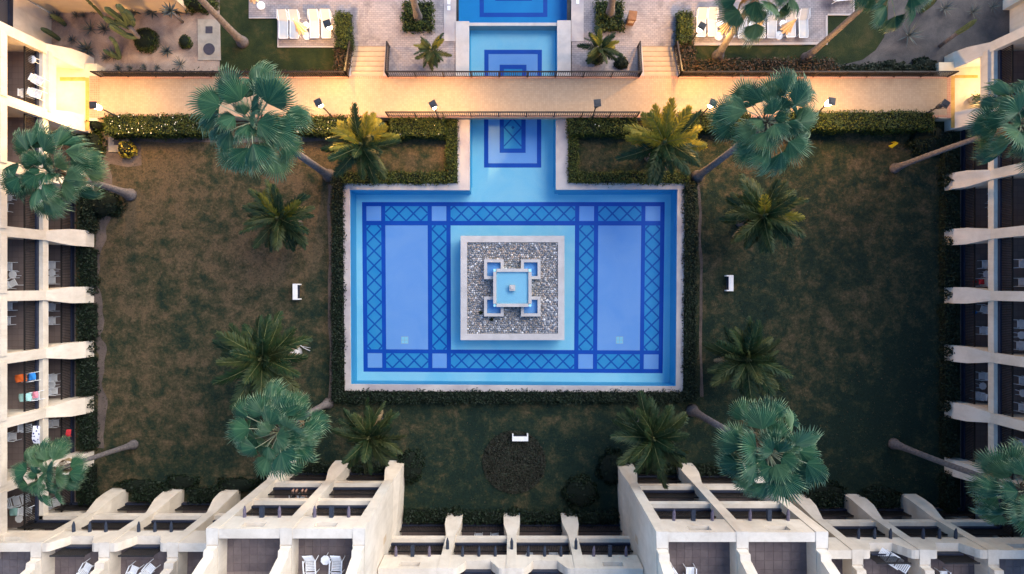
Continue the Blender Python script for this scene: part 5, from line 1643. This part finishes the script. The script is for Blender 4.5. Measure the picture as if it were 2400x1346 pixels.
# towels
def towel(px, py, z, w, l, rz, mat, label, name='towel'):
    p = P(px, py, z)
    mb = MB()
    n, m = 6, 4
    vs = []
    for i in range(n + 1):
        for j in range(m + 1):
            u, v = i / n - .5, j / m - .5
            vs.append((u * l, v * w, .03 * math.sin(u * 9 + v * 5) - (.22 * max(0, abs(u) - .3) * 2 if abs(u) > .3 else 0)))
    fs = [(i * (m + 1) + j, (i + 1) * (m + 1) + j, (i + 1) * (m + 1) + j + 1, i * (m + 1) + j + 1) for i in range(n) for j in range(m)]
    k = len(vs)
    vs2 = vs + [(a, b, c - .012) for a, b, c in vs]
    mb.add(vs2, fs + [tuple(x + k for x in reversed(f)) for f in fs])
    o = mb.build(name, M[mat], None, True, label=label, cat='towel')
    return place(o, p, rz)
towel(46, 887, L1 + .95, .5, .75, .15, 't_orange', 'orange and white towel over a chair on the left wing balcony')
towel(72, 883, L1 + .66, .46, .5, .15, 't_blue', 'dark blue towel on the chair beside the orange towel')
towel(56, 932, L1 + .92, .52, .8, .1, 't_teal', 'pale teal towel over a chair on the left wing balcony')
towel(80, 926, L1 + .68, .42, .36, .1, 't_pink', 'pink towel bundled on the chair with the teal towel')
towel(84, 1020, L1 + 1.12, .48, 1.15, PI / 2, 't_spot', 'white towel with dark spots hung on the left wing railing')
towel(160, 1016, G + 1.1, .35, .5, PI / 2, 't_red', 'red towel hung on the left wing ground-floor railing')
towel(30, 1200, L1 + .6, .5, .6, 0, 't_teal', 'teal towel at the back of the last left wing balcony')
towel(2303, 661, G + .7, .36, .4, 0, 't_red', 'red towel on a chair, right wing ground floor')
towel(2286, 660, G + .12, .22, .25, .4, 't_red', 'small red bundle on the floor beside the red towel chair')
towel(2288, 732, G + .15, .18, .3, .6, 't_blue', 'bright blue bundle on the right wing ground-floor balcony')

# ------------------------------------------------------------------ benches and small things on the lawn
def bench(px, py, rz, label):
    b = P(px, py, 0)
    root = empty('bench', (0, 0, 0), label, 'bench', 'white garden benches')
    MB().box(-.62, .62, -.25, .10, .40, .50).build('seat', M['pale_white'], root)
    for s in (-1, 1):
        MB().box(s * .62 - (.10 if s > 0 else 0), s * .62 + (.10 if s < 0 else 0), -.23, .26, 0, .398).build('leg', M['pale_white'], root)
        MB().box(s * .62 - (.10 if s > 0 else 0), s * .62 + (.10 if s < 0 else 0), .105, .27, .40, .50).build('arm', M['pale_white'], root)
    MB().box(-.50, .50, .10, .12, .03, .38).build('panel', M['navy'], root)
    return place(root, b, rz, .93)
M['pale_white'] = plain('white_bench_stone', (0.78, 0.76, 0.72), (0.7, 0.68, 0.65), 3, .7)
bench(699, 684, -PI / 2, 'small white bench on the left lawn')
bench(1706, 664, PI / 2, 'small white bench on the right lawn')
bench(1219, 1023, 0, 'small white bench on the lower lawn above the round bed')

sp_ = P(489, 93, 0)
slab = empty('utility_slab', sp_, 'pale concrete slab with a square and a round iron cover, gravel garden', 'slab')
q = [P(464, 46).xy[:], P(516, 47).xy[:], P(518, 142).xy[:], P(465, 142).xy[:]]
MB().prism(q, -.03, .05).build('slab_top', M['concrete'], slab)
c = P(491, 71)
MB().box(c.x - .25, c.x + .25, c.y - .25, c.y + .25, .051, .07).build('square_cover', M['manhole'], slab)
c = P(491, 116)
MB().tube([(c.x, c.y, .051), (c.x, c.y, .075)], .42, 28).build('round_cover', M['manhole'], slab)
pad = empty('utility_pad', P(280, 334), 'small concrete pad with a dark box beside the yellow croton bush', 'slab')
q = [P(256, 310).xy[:], P(303, 310).xy[:], P(303, 357).xy[:], P(256, 357).xy[:]]
MB().prism(q, -.03, .09).build('pad_top', M['concrete'], pad)
c = P(278, 332)
MB().box(c.x - .25, c.x + .25, c.y - .26, c.y + .26, .091, .15).build('dark_cover', M['manhole'], pad)

# yellow caution board standing on the right lawn
yb = P(2089, 340)
sg = empty('caution_board', (0, 0, 0), 'small yellow folding caution board on the right lawn by the walkway hedge', 'sign')
for s in (-1, 1):
    mb = MB().add([(-.15, s * .16, 0), (.15, s * .16, 0), (.09, s * .02, .62), (-.09, s * .02, .62), (-.15, s * .18, 0), (.15, s * .18, 0), (.09, s * .035, .63), (-.09, s * .035, .63)], [(0, 1, 2, 3), (7, 6, 5, 4), (0, 4, 5, 1), (1, 5, 6, 2), (2, 6, 7, 3), (3, 7, 4, 0)])
    mb.build('panel', M['yellow'], sg)
place(sg, yb, -.5)

# potted plant on the right landing
pp = P(2275, 236, ZK)
pot = empty('potted_plant', (0, 0, 0), 'round pot with a plant on the lit right landing', 'plant pot')
MB().tube([(0, 0, 0), (0, 0, .3), (0, 0, .5), (0, 0, .52)], [.18, .3, .28, .2], 14).build('pot', M['terra'] if 'terra' in M else M['concrete'], pot, True)
MB().np_add(*leaf_quads(NPR.normal(0, .16, (120, 3)) + np.array([0, 0, .66]), NPR.normal(0, 1, (120, 3)), .09), 0).build('foliage', M['hedge'], pot)
place(pot, pp, 0)

# fallen dry fronds near the white palm foot
mb = MB()
for (a, b, c2) in (((701, 803), (706, 812), (728, 816)), ((703, 808), (712, 816), (727, 822)), ((704, 810), (716, 818), (727, 823))):
    mb.tube([P(a[0], a[1], .03), P(b[0], b[1], .09), P(c2[0], c2[1], .04)], [.02, .03, .012], 5)
mb.build('fallen_frond', M['bark_pale'], None, True, label='pale fallen palm stalk beside the white palm foot', cat='frond')

# ------------------------------------------------------------------ people on the left tall block balcony
def person(label, seat, face, top_mat, arm_l, arm_r):
    """seated figure grown with a skin modifier; seat = point on the chair, face = heading"""
    c, s = math.cos(face), math.sin(face)
    def w(x, y, z): return (x * c - y * s, x * s + y * c, z)
    J = [((0, 0, .47), .13), ((0, 0, .72), .125), ((0, 0, .92), .145), ((.02, 0, 1.03), .05), ((.03, 0, 1.12), .055),
         ((.02, .10, .46), .095), ((.44, .12, .48), .075), ((.48, .12, .08), .045), ((.62, .13, .05), .035),
         ((.02, -.10, .46), .095), ((.44, -.12, .48), .075), ((.48, -.12, .08), .045), ((.62, -.13, .05), .035),
         ((0, .19, .95), .055), (arm_l[0], .042), (arm_l[1], .03), (arm_l[2], .028),
         ((0, -.19, .95), .055), (arm_r[0], .042), (arm_r[1], .03), (arm_r[2], .028)]
    E = [(0, 1), (1, 2), (2, 3), (3, 4), (0, 5), (5, 6), (6, 7), (7, 8), (0, 9), (9, 10), (10, 11), (11, 12), (2, 13), (13, 14), (14, 15), (15, 16), (2, 17), (17, 18), (18, 19), (19, 20)]
    me = bpy.data.meshes.new('person')
    me.from_pydata([w(*p) for p, _ in J], E, [])
    me.materials.append(M['skin'])
    o = bpy.data.objects.new('person', me)
    COL.objects.link(o)
    md = o.modifiers.new('skin', 'SKIN')
    for v, (_, r) in zip(me.skin_vertices[0].data, J):
        v.radius = (r, r)
    me.skin_vertices[0].data[0].use_root = True
    sb = o.modifiers.new('sub', 'SUBSURF')
    sb.levels = sb.render_levels = 2
    o.location = seat
    ORG[o.name] = Vector((0, 0, 0))
    tag(o, label, 'person', 'people on the left tall block balcony')
    mb = MB(); x, y, z = w(.035, 0, 1.2); mb.ball((x, y, z), .085, .075, .115, 12, 8); mb.build('face', M['skin'], o, True)
    mb = MB(); x, y, z = w(.0, 0, 1.235); mb.ball((x, y, z), .10, .092, .105, 12, 8); mb.build('hair', M['hair'], o, True)
    for sy in (-1, 1):
        mb = MB(); x, y, z = w(.115, sy * .032, 1.205); mb.ball((x, y, z), .014, .014, .012, 6, 4); mb.build('eye', M['hair'], o, True)
    mb = MB(); x, y, z = w(.125, 0, 1.18); mb.ball((x, y, z), .02, .016, .025, 6, 4); mb.build('nose', M['skin'], o, True)
    mb = MB(); pts = [w(0, 0, .50), w(0, 0, .72), w(0, 0, .88), w(0, 0, .99)]; mb.tube(pts, [.165, .15, .175, .08], 14); mb.build('top', M[top_mat], o, True)
    for hand, a in (('left', arm_l), ('right', arm_r)):
        d_ = (Vector(a[2]) - Vector(a[1])).normalized()
        s_ = d_.cross(Vector((0, 0, 1))).normalized()
        mb = MB()
        for k in range(5):
            st_ = Vector(a[2]) + s_ * (.016 * (k - 2))
            ln = (.055, .075, .08, .072, .05)[k]
            dd = (d_ + s_ * (.25 if k == 0 else .05 * (k - 2))).normalized()
            mb.tube([w(*st_), w(*(st_ + dd * ln * .6)), w(*(st_ + dd * ln + Vector((.01, 0, -.012))))], [.010, .009, .006], 5)
        mb.build('fingers', M['skin'], o, True)
    return o
pa = P(694, 1165, L1 + .5)
def chair_at(px, py, z, rz, where):
    return furn('c', px, py, z, rz, where)
for (px, py, lab, tm, al, ar) in ((690, 1166, 'person in dark clothes sitting on the balcony, hands raised to the head', 'cloth_dk', [(.10, .34, .98), (.16, .24, 1.16), (.12, .13, 1.22)], [(.10, -.34, .98), (.16, -.24, 1.16), (.12, -.13, 1.22)]),
                                  (712, 1166, 'person in pale clothes sitting on the balcony, arms raised', 'sling', [(.16, .33, 1.0), (.26, .28, 1.2), (.28, .2, 1.3)], [(.14, -.36, .95), (.30, -.30, 1.1), (.36, -.2, 1.2)])):
    ch = furn('c', px, py, L1, PI / 2, 'under the person in %s clothes, left tall block' % ('dark' if tm == 'cloth_dk' else 'pale'))
    p = P(px, py, L1 + .42)
    person(lab, (p.x, p.y, L1 - .06), PI / 2, tm, al, ar)
